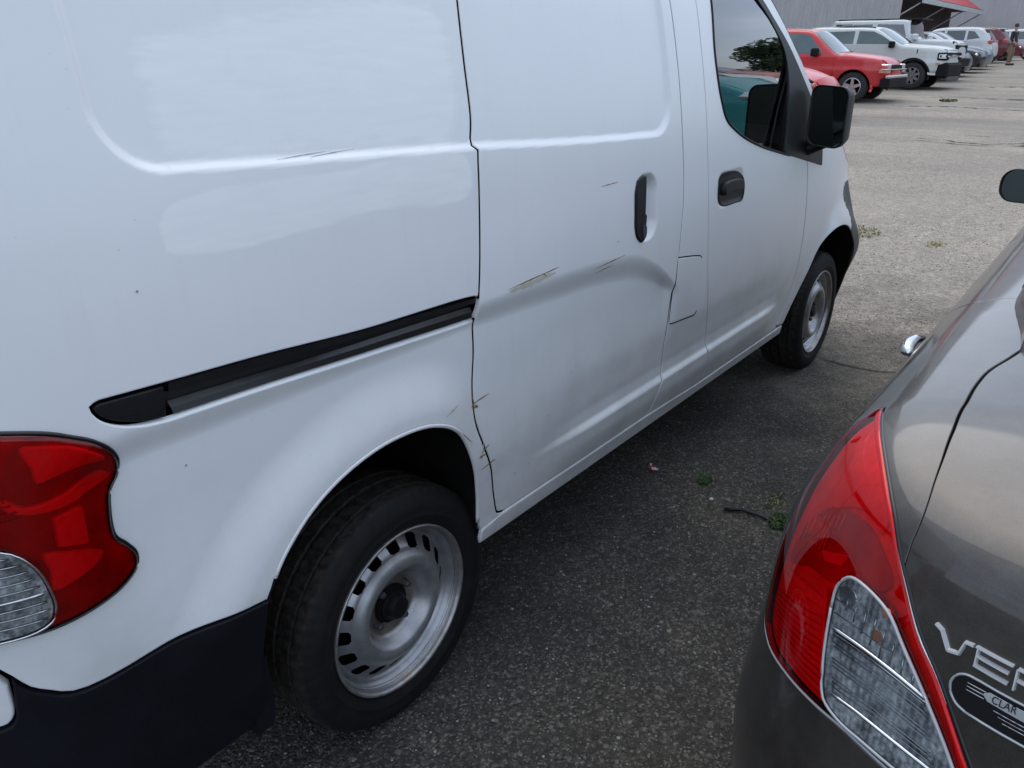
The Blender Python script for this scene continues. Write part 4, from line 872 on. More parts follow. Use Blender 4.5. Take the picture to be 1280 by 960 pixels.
bo=join(lin_out[kout:],lin([(-.61,.490),(-1.1118,.485)],.05),lin([(-1.1118,.485),(-1.1118,.0)],.05),lin([(-1.1118,.0),(.22,.0)],.06),lin([(.22,.0),tuple(qa[0])],.04),cat([tuple(qa[0]),(.10,.34),(-.05,.40),(-.164,.45)],.03))
panel('rear_bumper',car_S,bo,gp,sedan,sp=.02,sgn=-1)
to=join(gapc,lin([(.30,.905),(.30,.97)],.03),lin([(.30,.97),(-1.1084,.97)],.08),lin([(-1.1084,.97),(-1.1084,.49)],.05),lin([(-1.1084,.49),(-.61,.494)],.05),lin_in[kin:][::-1],lin([(-.4158,.6753),(-.4145,.6770)],.01))
panel('trunk_lid',car_S,to,gp,sedan,sp=.014,sgn=-1,gap=.0008,rnd=.0014)
rdo=join(door_r[::-1],lin([tuple(qa[-1]),(.95,.06),(1.55,.06)],.06),lin([(1.55,.06),(1.55,.985)],.06),lin([(1.55,.985),(.60,.985),(.60,.80)],.06))
panel('rear_door',car_S,rdo,gp,sedan,sp=.03,sgn=-1)
fdo=lin([(1.55,.06),(2.55,.06),(2.62,.5),(2.60,.985),(1.55,.985),(1.55,.06)],.06)[:-1]
panel('front_door',car_S,fdo,gp,sedan,sp=.03,sgn=-1)
AX2=.57+2.60
ca=np.array([(AX2+.36*math.cos(t),zv(.31+.36*math.sin(t))) for t in np.linspace(math.radians(165),math.radians(15),18)])
ffo=join(lin([(2.60,.80),(2.62,.5),(2.55,.06),(2.80,.06),tuple(ca[0])],.06),ca,lin([tuple(ca[-1]),(3.75,.40),(3.75,.985),(2.60,.985),(2.60,.80)],.06))
panel('front_fender',car_S,ffo,gp,sedan,sp=.03,sgn=-1)
fbo=join(lin([tuple(ca[-1]),(3.53,.02),(4.657,.02),(4.657,.60),(3.75,.60),(3.75,.40),tuple(ca[-1])],.06))
panel('front_bumper',car_S,fbo,gp,sedan,sp=.04,sgn=-1)
panel('headlight',car_S,lin([(3.75,.60),(4.1,.60),(4.05,.78),(3.60,.86),(3.75,.60)],.03)[:-1],M['chrome_dull'],sedan,sp=.04,sgn=-1,off=.004)
panel('inner_shell',car_S,join(lin([(-1.10,.96),(-1.10,.1),(.18,.1),(.21,.30)],.08),carch(.38,165,15),lin([(1.0,.1),(2.75,.1)],.08),ca,lin([(3.6,.1),(4.65,.1),(4.65,.9),(2.6,.9),(2.55,.76),(.65,.76),(.5,.84),(.28,.96),(-1.10,.96)],.08)),M['void'],sedan,sp=.06,sgn=-1,off=-.03,gap=.01,wall=.002)
# lamp
so=join(lin_in,lin([(-.61,.505),(-.61,.490)],.01),lin_out[::-1])
sl=panel('tail_lamp',car_S,so,M['redshell'],sedan,sp=.012,sgn=-1,off=.004,gap=.002,rnd=.004,wall=.010)
panel('lamp_housing',car_S,so,M['lampred'],sl,sp=.03,sgn=-1,off=-.007,gap=.004,rnd=.002,wall=.003)
clr=join(cat([(-.3429,.5781),(-.3377,.5997),(-.3475,.6179),(-.3683,.626),(-.424,.626),(-.4577,.6100),(-.5061,.582),(-.5438,.5530),(-.578,.515)],.01),lin([(-.578,.515),(-.57,.4965),(-.50,.4955)],.02),cat([(-.50,.4955),(-.455,.490),(-.415,.483),(-.385,.486),(-.370,.51),(-.355,.545),(-.3429,.5781)],.01))
panel('clear_lens',car_S,clr,M['clearshell'],sl,sp=.014,sgn=-1,off=.0075,gap=0,rnd=.003,wall=.006)
panel('lamp_bowl',car_S,clr,M['lampgrey'],sl,sp=.03,sgn=-1,off=.005-.003,gap=.003,rnd=.001,wall=.001) if False else None
panel('lamp_bowl',car_S,clr,M['lampgrey'],sl,sp=.03,sgn=-1,off=.0048,gap=.001,rnd=.001,wall=.0008)
curve_tube('lens_edge',car_S,np.vstack([clr,clr[:1]]),.0022,M['silverprint'],sl,-1,.0068,6)
def cb(uv,r,mat,off=.0062,name='chrome_bar'): curve_tube(name,car_S,cat(uv,.012),r,M[mat],sl,-1,off,6)
def cpan(nm,key,mat,off,sm=True):
    p_=CD[key]; panel(nm,car_S,cat(p_,.01,True) if sm else lin(list(p_)+[p_[0]],.01)[:-1],M[mat],sl,sp=.02,sgn=-1,off=off,gap=0,rnd=.002,wall=.006)
B1=np.array(CD['bar1']); B2=np.array(CD['bar2'])
def lb(t,r,mat,off=.0062): cb([tuple(p) for p in (B1+(B2-B1)*t)],r,mat,off)
cpan('amber_spot','am1','amber',.0055); cpan('amber_spot','am2','amber',.0055); cpan('bulb_glint','gl1','chrome_dull',.0055)
lb(0,.0030,'chrome');  lb(.055,.0016,'chrome'); lb(.10,.0008,'chrome_dull'); lb(1.0,.0028,'chrome')
for t_ in (.20,.26,.44,.50,.56,.74,.80,.88): lb(t_,.0008,'chrome_dull')
for t_ in (-.22,-.42,-.60): cb([tuple(p) for p in (B1+(B2-B1)*t_)[:3]*(1 if t_>-.5 else 1)][:(3 if t_>-.3 else 2)],.0007,'chrome_dull')
for k in range(8):
    u=-.362-.017*k; cb([(u,.612-.0035*abs(k-3)),(u-.004,.590-.002*k)],.0012,'chrome_dull',.0052,'bulb_bowl_rib')
for (u,v) in ():
    q=MB().lathe([(.0001,-.006),(.008,-.004),(.010,.002)],12); 
    nn=SN(car_S,np.array([[u,v]]),-1)[0]; pp=car_S(u,v)+nn*.004; R3=Vector((0,-1,0)).rotation_difference(Vector(nn)).to_matrix(); q.V=[tuple(np.array(R3@Vector(x))+pp) for x in q.V]; q.build('amber_bulb',M['amber'],sl,smooth=True)
# red inner structures
cpan('reflector','refa','redbright',-.002); cpan('bowl','bowl','redinner',-.003); cpan('reflector','brt','redbright',.000,False); cpan('reflector','diag','redbright',-.001,False); cpan('reflector','refb','redbright',-.003,False)
def pxl(a_,b_,t): return tuple(np.array(a_)+(np.array(b_)-np.array(a_))*t)
bw=np.array(CD['bowl']); 
for k in range(9):
    t=k/8; p0=pxl(bw[0]+(.004,-.002),bw[2]+(-.004,-.004),t); cb([p0,(p0[0]-.006,p0[1]-.024)],.0013,'redbright',-.0005,'lens_rib')
for k in range(9):
    t=k/8; p0=pxl((-.196,.618),(-.262,.628),t); cb([p0,(p0[0]-.006,p0[1]-.026)],.0014,'redbright',-.0005,'lens_rib')
q4=np.array(CD['refb'])
for k in range(11):
    t=k/10; cb([pxl(q4[0],q4[5],t),pxl(q4[2],q4[3],t)],.0007,'redinner',-.0008,'lens_rib')
cb(CD['guide'],.0030,'redbright',.0,'light_guide')
cb([(-.045,.775),(-.17,.777),(-.27,.760),(-.355,.722),(-.42,.668),(-.475,.621),(-.52,.588),(-.59,.515)],.0042,'redbright',-.002,'light_guide')
# dark gasket round the lamp, silver strip painting a pale reflection on the outer flange
curve_tube('lamp_gasket',car_S,lin_in[3:],.0028,M['badgeblack'],sl,-1,-.0005,6)
curve_tube('flange_reflection',car_S,lin_out[1:],.0020,M['silverprint'],sl,-1,.001,6)
# lettering: raised chrome characters on the lid
def bar(pts,w,h,name,parent,mat,S=car_S):
    uv=lin(pts,.01); V=[];F=[];n=len(uv)
    d=np.gradient(uv,axis=0); d/=np.linalg.norm(d,axis=1)[:,None]; q=np.stack([-d[:,1],d[:,0]],1)
    a=uv+q*w/2; b=uv-q*w/2; Na=SN(S,a,-1); Nb=SN(S,b,-1); A0=S(a[:,0],a[:,1]);B0=S(b[:,0],b[:,1])
    V=list(A0)+list(B0)+list(A0*.5+B0*.5+Na*h+(A0-B0)*.28)+list(A0*.5+B0*.5+Nb*h-(A0-B0)*.28)
    for i in range(n-1): F+=[(i,i+1,2*n+i+1,2*n+i),(2*n+i,2*n+i+1,3*n+i+1,3*n+i),(3*n+i,3*n+i+1,n+i+1,n+i)]
    F+=[(0,2*n,3*n,n),(n-1,2*n-1,4*n-1,3*n-1)]
    return (V,F)
def letter(name,strokes,w=.006,h=.004):
    mb=MB()
    for s in strokes:
        V,F=bar(s,w,h,'x',None,None); mb.add(V,F)
    return mb.build(name,M['silverletter'],sedan)
zt,zb_=.6525,.6335; zm=(zt+zb_)/2
letter('letter_v',[[(-.4835,.6475),(-.4925,.6455),(-.5065,.6320)],[(-.5065,.6320),(-.5185,.6350),(-.5215,.6490),(-.5310,.6505)]],.0042)
letter('letter_e',[[(-.5335,zt-.001),(-.5745,zt+.001)],[(-.5375,zm+.0005),(-.5725,zm+.0015)],[(-.5375,zb_+.001),(-.5745,zb_+.002)],[(-.5365,zt-.002),(-.5385,zb_+.002)]],.0033)
letter('letter_r',[[(-.5795,zt),(-.5815,zb_)],[(-.5795,zt+.001),(-.612,zt+.001),(-.616,zm+.002),(-.612,zm),(-.582,zm)],[(-.600,zm),(-.618,zb_)]],.0033)
letter('letter_s',[[(-.658,zt+.001),(-.628,zt),(-.625,zm+.003),(-.629,zm),(-.655,zm),(-.658,zb_+.004),(-.655,zb_),(-.625,zb_)]],.0033)
letter('letter_a',[[(-.664,zb_),(-.684,zt),(-.706,zb_)],[(-.672,zb_+.007),(-.698,zb_+.007)]],.0033)
# dealer badge: black oval with a silver rim
bd=join(cat([(-.545,.5935),(-.5325,.5955),(-.5235,.6015),(-.5205,.6090),(-.5245,.6175),(-.5335,.6225),(-.548,.6243)],.004),lin([(-.548,.6243),(-.70,.6290)],.02),cat([(-.70,.6290),(-.715,.624),(-.720,.614),(-.715,.603),(-.70,.5985)],.006),lin([(-.70,.5985),(-.545,.5935)],.02))
bp_=panel('dealer_badge',car_S,bd,M['badgeblack'],sedan,sp=.02,sgn=-1,off=.0012,gap=0,rnd=.0006,wall=.001)
curve_tube('badge_rim',car_S,np.vstack([bd,bd[:1]]),.0014,M['silverprint'],bp_,-1,.0014,6)
for k in range(3):
    v=.6172-.0030*k; curve_tube('badge_line',car_S,lin([(-.5375-.0004*k,v),(-.558,v+.0016)],.01),.0006,M['silverprint'],bp_,-1,.0016,4)
pl=join(cat([(-.562,.6125),(-.556,.6165),(-.562,.6205)],.003),lin([(-.562,.6205),(-.680,.6240)],.02),lin([(-.680,.6240),(-.680,.6145),(-.562,.6125)],.02))
panel('badge_band',car_S,pl,M['silverprint'],bp_,sp=.02,sgn=-1,off=.0020,gap=0,rnd=.0003,wall=.0005)
def text_on(body,u0,v0,size,mat,parent,off,slope=0.,name='badge_text'):
    cu=bpy.data.curves.new('txt','FONT'); cu.body=body; cu.size=1.; t=bpy.data.objects.new('txt',cu); COL.objects.link(t)
    dg=bpy.context.evaluated_depsgraph_get(); me=t.evaluated_get(dg).to_mesh(); co=np.zeros(len(me.vertices)*3); me.vertices.foreach_get('co',co); co=co.reshape(-1,3); F=[tuple(p.vertices) for p in me.polygons]
    bpy.data.objects.remove(t)
    uv=np.stack([u0-co[:,0]*size*1.15,v0+co[:,1]*size*1.0+co[:,0]*size*slope],1); N=SN(car_S,uv,-1); return mesh(name,car_S(uv[:,0],uv[:,1])+N*off,F,parent,mat,False)
text_on('CLAR',-.5655,.6140,.0092,M['badgeblack'],bp_,.0028,.085)
for k in range(3):
    curve_tube('badge_print',car_S,lin([(-.570-.006*k,.6085-.0028*k),(-.63,.6105-.0028*k)],.01),.00045,M['lampgrey'],bp_,-1,.0014,4)
# deck, glasshouse, hood
deck=[]
MB().box((.19,-1.65,1.066),(.175,.475,.006),bev=.003).build('deck_centre',gp,sedan)
def car_loft(name,secs,mat,pw=3):
    # secs: (x, half width, z edge, z centre)
    V=[];nc=15
    for x,hw,ze,zc in secs:
        for j in range(nc):
            t=2*j/(nc-1)-1; V.append((x+0*t,-1.65+hw*t,ze+(zc-ze)*(1-abs(t)**pw)))
    return mesh(name,V,[(i*nc+j,(i+1)*nc+j,(i+1)*nc+j+1,i*nc+j+1) for i in range(len(secs)-1) for j in range(nc-1)],sedan,mat)
car_loft('rear_window',[(.30,.60,1.05,1.07),(.55,.60,1.19,1.22),(.85,.57,1.36,1.40)],M['darkglass'])
car_loft('roof',[(.85,.57,1.36,1.40),(1.2,.58,1.42,1.47),(1.7,.585,1.44,1.50),(2.2,.56,1.40,1.46),(2.35,.55,1.36,1.42)],gp)
car_loft('windscreen',[(2.35,.55,1.36,1.42),(2.75,.62,1.16,1.20),(3.1,.66,.98,1.01)],M['darkglass'])
car_loft('hood',[(3.05,.70,.97,.995),(3.35,.69,.91,.945),(3.7,.66,.81,.84),(3.95,.60,.70,.73)],gp)
sidew=[(.30,1.05),(.62,1.02),(1.2,.985),(2.0,.975),(2.95,.94),(3.1,.98),(2.75,1.16),(2.35,1.36),(2.2,1.40),(1.7,1.44),(1.2,1.42),(.85,1.36),(.55,1.19)]
def cab_S(u,v,off=0.): 
    u=np.asarray(u,float); v=np.asarray(v,float); t=np.clip((v-.96)/.45,0,1); hw=.68-.11*t-.06*sst(.7,.3,u)*(1-t)-.05*sst(2.6,3.1,u); return np.stack([u+0*v,-1.65+hw,v+0*u],-1)
panel('cabin_side',cab_S,lin(sidew+[sidew[0]],.08)[:-1],gp,sedan,sp=.06,sgn=-1,gap=0,wall=.03)
for nm,w in (('side_window',[(.78,1.05),(1.48,1.03),(1.48,1.36),(1.15,1.37),(.98,1.32)]),('side_window',[(1.55,1.03),(2.62,1.01),(2.72,1.06),(2.33,1.30),(2.1,1.36),(1.55,1.385)])):
    panel(nm,cab_S,lin(w+[w[0]],.06)[:-1],M['darkglass'],sedan,sp=.07,sgn=-1,off=.003,wall=.004)
sm=shellbox('wing_mirror',(2.45,-.815,1.035),.095,.060,.10,.050,M['blackplastic'],sedan,yaw=.15,lean=0)
MB().tube([(2.52,-.86,.965),(2.50,-.80,1.0)],[.02,.018],8).build('mirror_arm',M['blackplastic'],sedan,smooth=True)
# rear door handle
hc=car_S(.63,.610); MB().tube([hc+(-.065,.004,0),hc+(-.05,.013,.001),hc+(-.02,.018,.002),hc+(.03,.018,.002),hc+(.06,.004,0)],[.006,.012,.014,.012,.006],10).build('door_handle',M['chrome'],sedan,smooth=True)
def simple_wheel(parent,loc,R,Ri,wd,sides,rimmat,spokes=5,flip=False):
    w=bpy.data.objects.new('wheel',None); COL.objects.link(w); w.parent=parent; w.location=loc
    if flip: w.rotation_euler=(0,0,math.pi)
    k=R/.297
    MB().lathe([(Ri-.01,.02),(Ri,.0),(R*.85,-.008),(R-.02,.0),(R-.004,.02),(R,wd*.3),(R,wd*.7),(R-.004,wd-.02),(R-.02,wd),(Ri,wd)],sides).build('tyre',M['tyre2'],w,smooth=True,auto=50)
    m=MB(); m.lathe([(Ri,.004),(Ri-.012,-.002),(Ri-.022,.012),(Ri-.03,.06)],sides)
    for s in range(spokes):
        a=2*math.pi*s/spokes+.3; ca,sa=math.cos(a),math.sin(a); hw0,hw1=.20*Ri,.13*Ri
        V=[]
        for r,hw in ((Ri*.12,hw0),(Ri*.95,hw1)):
            for q in (-1,1):
                for y in (.006,.03): V.append((r*ca-q*hw*sa,y,r*sa+q*hw*ca))
        m.add(V,[(0,2,6,4),(1,5,7,3),(0,4,5,1),(2,3,7,6),(4,6,7,5)])
    m.lathe([(.0001,.0),(Ri*.2,.002),(Ri*.28,.02)],12)
    m.build('rim',rimmat,w,smooth=False)
    MB().lathe([(Ri-.01,.055),(.0001,.06)],16).build('brake',M['void'],w)
    return w
M['tyre2']=plain('background_tyre_rubber',(.018,.018,.018),.75,var=.3,scale=20)
M['alloy']=plain('alloy_silver',(.55,.55,.55),.3,metal=.8,var=.1)
M['alloydark']=plain('alloy_grey',(.22,.22,.22),.4,metal=.7,var=.2)
for x in (.665,.665+2.6):
    simple_wheel(sedan,(x,-.815,.305),.305,.20,.19,64,M['alloy'],7,True); simple_wheel(sedan,(x,-2.485,.305),.305,.20,.19,64,M['alloy'],7)
MB().box((1.9,-1.65,.30),(2.0,.66,.10),bev=.03).build('underbody',M['underbody'],sedan)
for o in list(sedan.children):
    b=o.name.split('.')[0]
    if b in ('quarter_panel','rear_bumper','trunk_lid','rear_door','front_door','front_fender','front_bumper','inner_shell','tail_lamp','cabin_side','side_window','wing_mirror','mirror_arm','door_handle','headlight'):
        mirror_copy(o,CY2,sedan)
# ============ cars of the rows ============
PAL={}
def paint(name,c,metal=.1,rough=.3):
    if name not in PAL: PAL[name]=car_paint(name,c,metal*.4,rough,.08,.12,.12,.35)
    return PAL[name]
def build_car(loc,rz,W,sil,wheels,R,wins,segs,body,label,group=None,cat_='car',rimmat='alloy',spokes=5,extras=None,belt=.95,tumble=.30,rr_=.07,clad=None,taper=.14,front=True):
    """sil: side outline (x,z) from rear bottom over the roof to the front bottom, nose at +x"""
    root=empty('parked_car',loc,rz,label=label,cat=cat_,group=group)
    sil=np.array(sil,float); x0,x1=sil[:,0].min(),sil[:,0].max(); zb=sil[0][1]
    fine=cat(sil,.05); 
    def S(u,v,off=0.):
        u=np.asarray(u,float); v=np.asarray(v,float)
        w=W/2-tumble*np.maximum(v-belt,0)-.05*sst(.75,.25,v)-taper*sst(.55,0,x1-u)-taper*.8*sst(.45,0,u-x0)+.012*np.exp(-((v-.7)/.08)**2)
        Q=np.stack([(u+0*v).ravel(),(v+0*u).ravel()],1); d=dist(fine,Q).reshape(w.shape) if w.ndim else dist(fine,Q)[0]
        # distance to the closed bottom line does not count
        dd=np.clip(rr_-d,0,rr_); w=w-(rr_-np.sqrt(np.maximum(rr_**2-dd**2,0)))*.95
        return np.stack([u+0*w,w,v+0*w],-1)
    pts=[tuple(p) for p in fine]
    bot=[(x1,zb)]
    for wx in sorted(wheels,reverse=True):
        ra=R+.055
        a0=math.asin(np.clip((zb-R)/ra,-.99,.99)); 
        for t in np.linspace(a0,math.pi-a0,14): bot.append((wx+ra*math.cos(t),R+ra*math.sin(t)))
    poly=join(np.array(pts),lin(bot,.15) if False else np.array(bot),np.array([(x0,zb)]))
    b=panel('body_side',S,poly,body,root,sp=.055,sgn=-1,gap=0,rnd=.008,wall=.05)
    parts=[b]
    if clad:
        m_,zc=clad
        for wx in wheels:
            ra=R+.055; rb_=R+.115; A=[];B=[]
            for t in np.linspace(-.25,math.pi+.25,20): A.append((wx+ra*math.cos(t),R+ra*math.sin(t))); B.append((wx+rb_*math.cos(t),R+rb_*math.sin(t)))
            parts.append(panel('arch_trim',S,join(np.array(B),np.array(A[::-1])),m_,root,sp=.09,sgn=-1,gap=0,off=.012,rnd=.006,wall=.03))
    for w in wins:
        nm,mt,pl=w[:3]; offw=w[3] if len(w)>3 else .004
        pl=lin(list(pl)+[pl[0]],.08)[:-1] if len(w)<5 else cat(pl,.05,True)
        parts.append(panel(nm,S,pl,mt,root,sp=.09,sgn=-1,gap=0,off=offw,rnd=.004,wall=offw+.008))
    for o in parts:
        mirror_copy(o,0,root)
    # top skin in named stretches of the outline
    for nm,mt,xa,xb,kind in segs:
        # choose fine points between parameter indices of sil
        ia,ib=xa,xb
        i0=int(np.argmin(np.hypot(*(fine-sil[ia]).T))); i1=int(np.argmin(np.hypot(*(fine-sil[ib]).T)))
        f=fine[i0:i1+1]; P=S(f[:,0],f[:,1]); nc=11; V=[]
        tg=np.gradient(f,axis=0); tg/=np.linalg.norm(tg,axis=1)[:,None]+1e-9; no=np.stack([-tg[:,1],tg[:,0]],1)
        for p,n_ in zip(P,no):
            for j in range(nc):
                t=2*j/(nc-1)-1; c=(1-abs(t)**2.5)*kind+.001; V.append((p[0]+n_[0]*c,p[1]*t,p[2]+n_[1]*c))
        mesh(nm,V,[(i*nc+j,(i+1)*nc+j,(i+1)*nc+j+1,i*nc+j+1) for i in range(len(f)-1) for j in range(nc-1)],root,mt)
    for wx in wheels:
        simple_wheel(root,(wx,-(W/2-.03)+.0,R),R,R*.62,.20,28,M[rimmat],spokes); simple_wheel(root,(wx,W/2-.03,R),R,R*.62,.20,28,M[rimmat],spokes,True)
    MB().box(((x0+x1)/2,0,zb+.18),((x1-x0)/2-.25,W/2-.22,.16),bev=.03).build('underbody',M['void'],root)
    if extras: extras(root,S,W)
    return root
def side_mirror(root,x,z,W,mat,s=1.):
    for sg in (-1,1): MB().box((x,sg*(W/2+.06),z),(.06*s,.09*s,.075*s),bev=.03).build('side_mirror',mat,root,smooth=False)
dg=M['darkglass']; pg=M['paleglass']; bp=M['farplastic']; ch=M['chrome_dull']
red=paint('bright_red_paint',(.52,.018,.022)); wht=paint('white_car_paint',(.62,.64,.64)); greenwhite=paint('pale_grey_white_paint',(.56,.59,.57)); dkgreen=paint('dark_green_paint',(.015,.04,.035),.4); blk=paint('black_car_paint',(.008,.008,.010),0); maroon=paint('dark_red_car_paint',(.13,.012,.022),.4); teal=paint('teal_car_paint',(.015,.27,.28),.35); orange=paint('orange_red_paint',(.45,.06,.03))
silver=paint('silver_blue_paint',(.12,.15,.18),.3)
H=-math.pi/2
def place(xside,W,L,nose_y,dz=0):   # car heading -y, its right side at x=xside
    return (xside+W/2,nose_y+L/2,float(gz(xside+W/2))-.01+dz)
# red two door SUV
def ex_blazer(root,S,W):
    MB().box((2.20,0,.44),(.11,.84,.115),bev=.03).build('front_bumper',bp,root); MB().box((2.25,0,.58),(.055,.86,.035),bev=.015).build('bumper_trim',ch,root)
    MB().box((2.19,0,.74),(.035,.48,.10),bev=.01).build('grille',bp,root)
    for sg in (-1,1):
        MB().box((2.135,sg*.66,.80),(.085,.155,.060),bev=.02).build('headlight',M['chrome'],root); MB().box((2.135,sg*.70,.695),(.10,.145,.032),bev=.01).build('turn_signal',M['amber'],root)
    MB().box((2.16,0,.740),(.09,.855,.010),bev=.004).build('lamp_trim',ch,root)
    side_mirror(root,.52,1.12,W,bp,1.25)
    MB().tube([(1.02,.5,1.085),(.85,.1,1.13),(.75,-.35,1.15)],.012,6).build('wiper',bp,root); MB().tube([(1.05,-.1,1.085),(.88,-.4,1.12),(.72,-.62,1.12)],.012,6).build('wiper',bp,root)
    MB().box((1.52,-(W/2-.02),.99) if False else (0,0,.35),(1.0,W/2-.06,.04),bev=.02).build('running_board',bp,root)
    for sg in (-1,1): MB().tube([(.98,sg*.87,1.02),(.99,sg*.885,.70),(.94,sg*.875,.36)],.006,4).build('door_seam',M['void'],root)
sil_b=[(-2.15,.36),(-2.2,.62),(-2.17,.98),(-1.98,1.50),(-1.75,1.60),(-.6,1.64),(.22,1.60),(.36,1.56),(1.02,1.08),(1.25,1.06),(1.75,1.00),(2.05,.93),(2.16,.82),(2.20,.60),(2.17,.33)]
c=build_car(place(20.2,1.76,4.5,4.05),H,1.76,sil_b,[-1.25,1.47],.345,
 [('side_window',pg,[(-.55,1.10),(.70,1.09),(.30,1.50),(.10,1.535),(-.50,1.54)]),('side_window',pg,[(-1.85,1.13),(-.68,1.11),(-.65,1.54),(-1.72,1.50)])],
 [('rear_bumper',bp,0,1,.02),('tailgate',red,1,2,.03),('rear_window',dg,2,3,.04),('roof',red,3,7,.04),('windscreen',pg,7,8,.06),('hood',red,8,12,.05),('front_panel',red,12,14,.04)],red,
 'bright red two door SUV with silver spoke wheels, nearest in the row beyond the van','cars parked in the far row',extras=ex_blazer,clad=(red,.5),belt=1.05,tumble=.38)
# small red hatch half hidden by the wing mirror
def ex_small(root,S,W):
    for sg in (-1,1): MB().box((1.72,sg*.60,.66),(.16,.14,.07),bev=.05).build('headlight',M['chrome'],root)
    MB().box((1.95,0,.56),(.05,.5,.09),bev=.03).build('grille',bp,root); side_mirror(root,.62,.98,W,red)
    MB().tube([(1.86,-.72,.70),(1.60,-.70,.82),(1.2,-.70,.90)],.02,6).build('hood_edge',bp,root)
sil_s=[(-1.9,.25),(-1.98,.55),(-1.9,.95),(-1.6,1.38),(-.9,1.47),(-.1,1.46),(.3,1.40),(1.05,.98),(1.5,.86),(1.85,.72),(1.98,.55),(1.96,.22)]
build_car(place(15.2,1.68,3.95,4.05),H,1.68,sil_s,[-1.2,1.25],.30,
 [('side_window',dg,[(-.30,.98),(.75,.95),(.28,1.30),(-.28,1.38)]),('side_window',dg,[(-1.3,1.02),(-.38,.98),(-.36,1.38),(-1.15,1.34)])],
 [('rear_bumper',red,0,2,.03),('rear_window',dg,2,3,.05),('roof',red,3,6,.04),('windscreen',pg,6,7,.06),('hood',red,7,9,.05),('front_bumper',red,9,11,.10)],red,
 'small red hatchback whose bonnet and headlight show just behind the van wing mirror','cars parked in the far row',extras=ex_small,belt=.95)
# white boxy SUV with roof bars
def ex_bronco(root,S,W):
    MB().box((2.12,0,.52),(.17,.85,.20),bev=.06).build('front_bumper',bp,root); MB().box((2.18,0,.30),(.10,.75,.07),bev=.03).build('skid_plate',M['darkgrey'],root)
    MB().box((2.13,0,.885),(.06,.83,.105),bev=.02).build('grille',bp,root)
    for sg in (-1,1):
        MB().box((2.08,sg*.755,.885),(.13,.12,.10),bev=.02).build('lamp_surround',bp,root)
        m=MB(); m.box((2.165,sg*.70,.885),(.06,.11,.018)); m.box((2.10,sg*.875,.93),(.095,.01,.012)); m.box((2.10,sg*.875,.845),(.095,.01,.012)); m.box((2.01,sg*.875,.888),(.012,.01,.05)); m.box((2.12,sg*.877,.888),(.05,.01,.03)); m.build('headlight',M['whitelamp'],root)
        MB().tube([(-1.6,sg*.62,1.66),(-.6,sg*.64,1.69),(.1,sg*.64,1.665)],.022,6).build('roof_rail',bp,root)
        MB().box((1.42,sg*(W/2-.005),1.02),(.012,.008,.06)).build('side_badge',bp,root)
        MB().box((2.0,sg*(W/2-.055),.70),(.05,.012,.018)).build('side_marker',M['amber'],root)
    m=MB(); m.box((2.205,0,.89),(.012,.42,.025)); m.build('grille_bar',ch,root)
    side_mirror(root,.72,1.20,W,bp,1.2)
zq=lambda L:[(x,z if z<1.2 else 1.2+(z-1.2)*.78) for x,z in L]
sil_br=zq([(-2.1,.40),(-2.16,.7),(-2.12,1.05),(-2.02,1.62),(-1.85,1.76),(-.6,1.80),(.05,1.775),(.22,1.73),(.98,1.20),(1.3,1.165),(1.95,1.10),(2.12,1.03),(2.17,.85),(2.17,.45)])
br=build_car(place(25.6,1.89,4.4,3.85),H-.03,1.89,sil_br,[-1.32,1.35],.37,
 [('side_window',pg,zq([(-.30,1.23),(.80,1.21),(.36,1.53),(.12,1.66),(-.28,1.68)])),('side_window',pg,zq([(-1.25,1.25),(-.40,1.23),(-.40,1.68),(-1.22,1.66)])),('side_window',dg,zq([(-1.92,1.27),(-1.35,1.25),(-1.32,1.66),(-1.80,1.62)]))],
 [('rear_bumper',bp,0,1,.02),('tailgate',greenwhite,1,2,.02),('rear_window',dg,2,4,.03),('roof',greenwhite,4,7,.04),('windscreen',pg,7,8,.05),('hood',greenwhite,8,11,.04),('front_panel',greenwhite,11,13,.03)],greenwhite,
 'off white boxy SUV with black grille and dark wheels, just beyond the red SUV','cars parked in the far row',extras=ex_bronco,clad=(bp,.5),rimmat='alloydark',spokes=8,belt=1.2,tumble=.22,rr_=.09)
# tall white off-roader with black top
def ex_tall(root,S,W):
    MB().box((0-.62,0,1.905),(1.35,.74,.03),bev=.02).build('hard_top',bp,root); MB().box((1.95,0,.60),(.12,.85,.12),bev=.03).build('front_bumper',bp,root)
    MB().box((1.88,0,.98),(.05,.80,.14),bev=.02).build('grille',bp,root)
    for sg in (-1,1):
        q=MB().lathe([(.0001,0),(.09,.0),(.10,.03)],16); q.V=[(1.92-y,sg*.66+x,.98+z) for x,y,z in q.V]; q.build('headlight',M['chrome'],root)
        MB().box((1.80,sg*.80,1.19),(.025,.02,.045),bev=.01).build('hood_handle',bp,root)
    side_mirror(root,.66,1.36,W,wht,1.3)
sil_t=[(-2.2,.45),(-2.25,.8),(-2.22,1.25),(-2.10,1.86),(-1.9,1.89),(-.6,1.89),(.30,1.88),(.38,1.84),(.56,1.32),(1.0,1.285),(1.75,1.23),(1.88,1.15),(1.92,.8),(1.87,.5)]
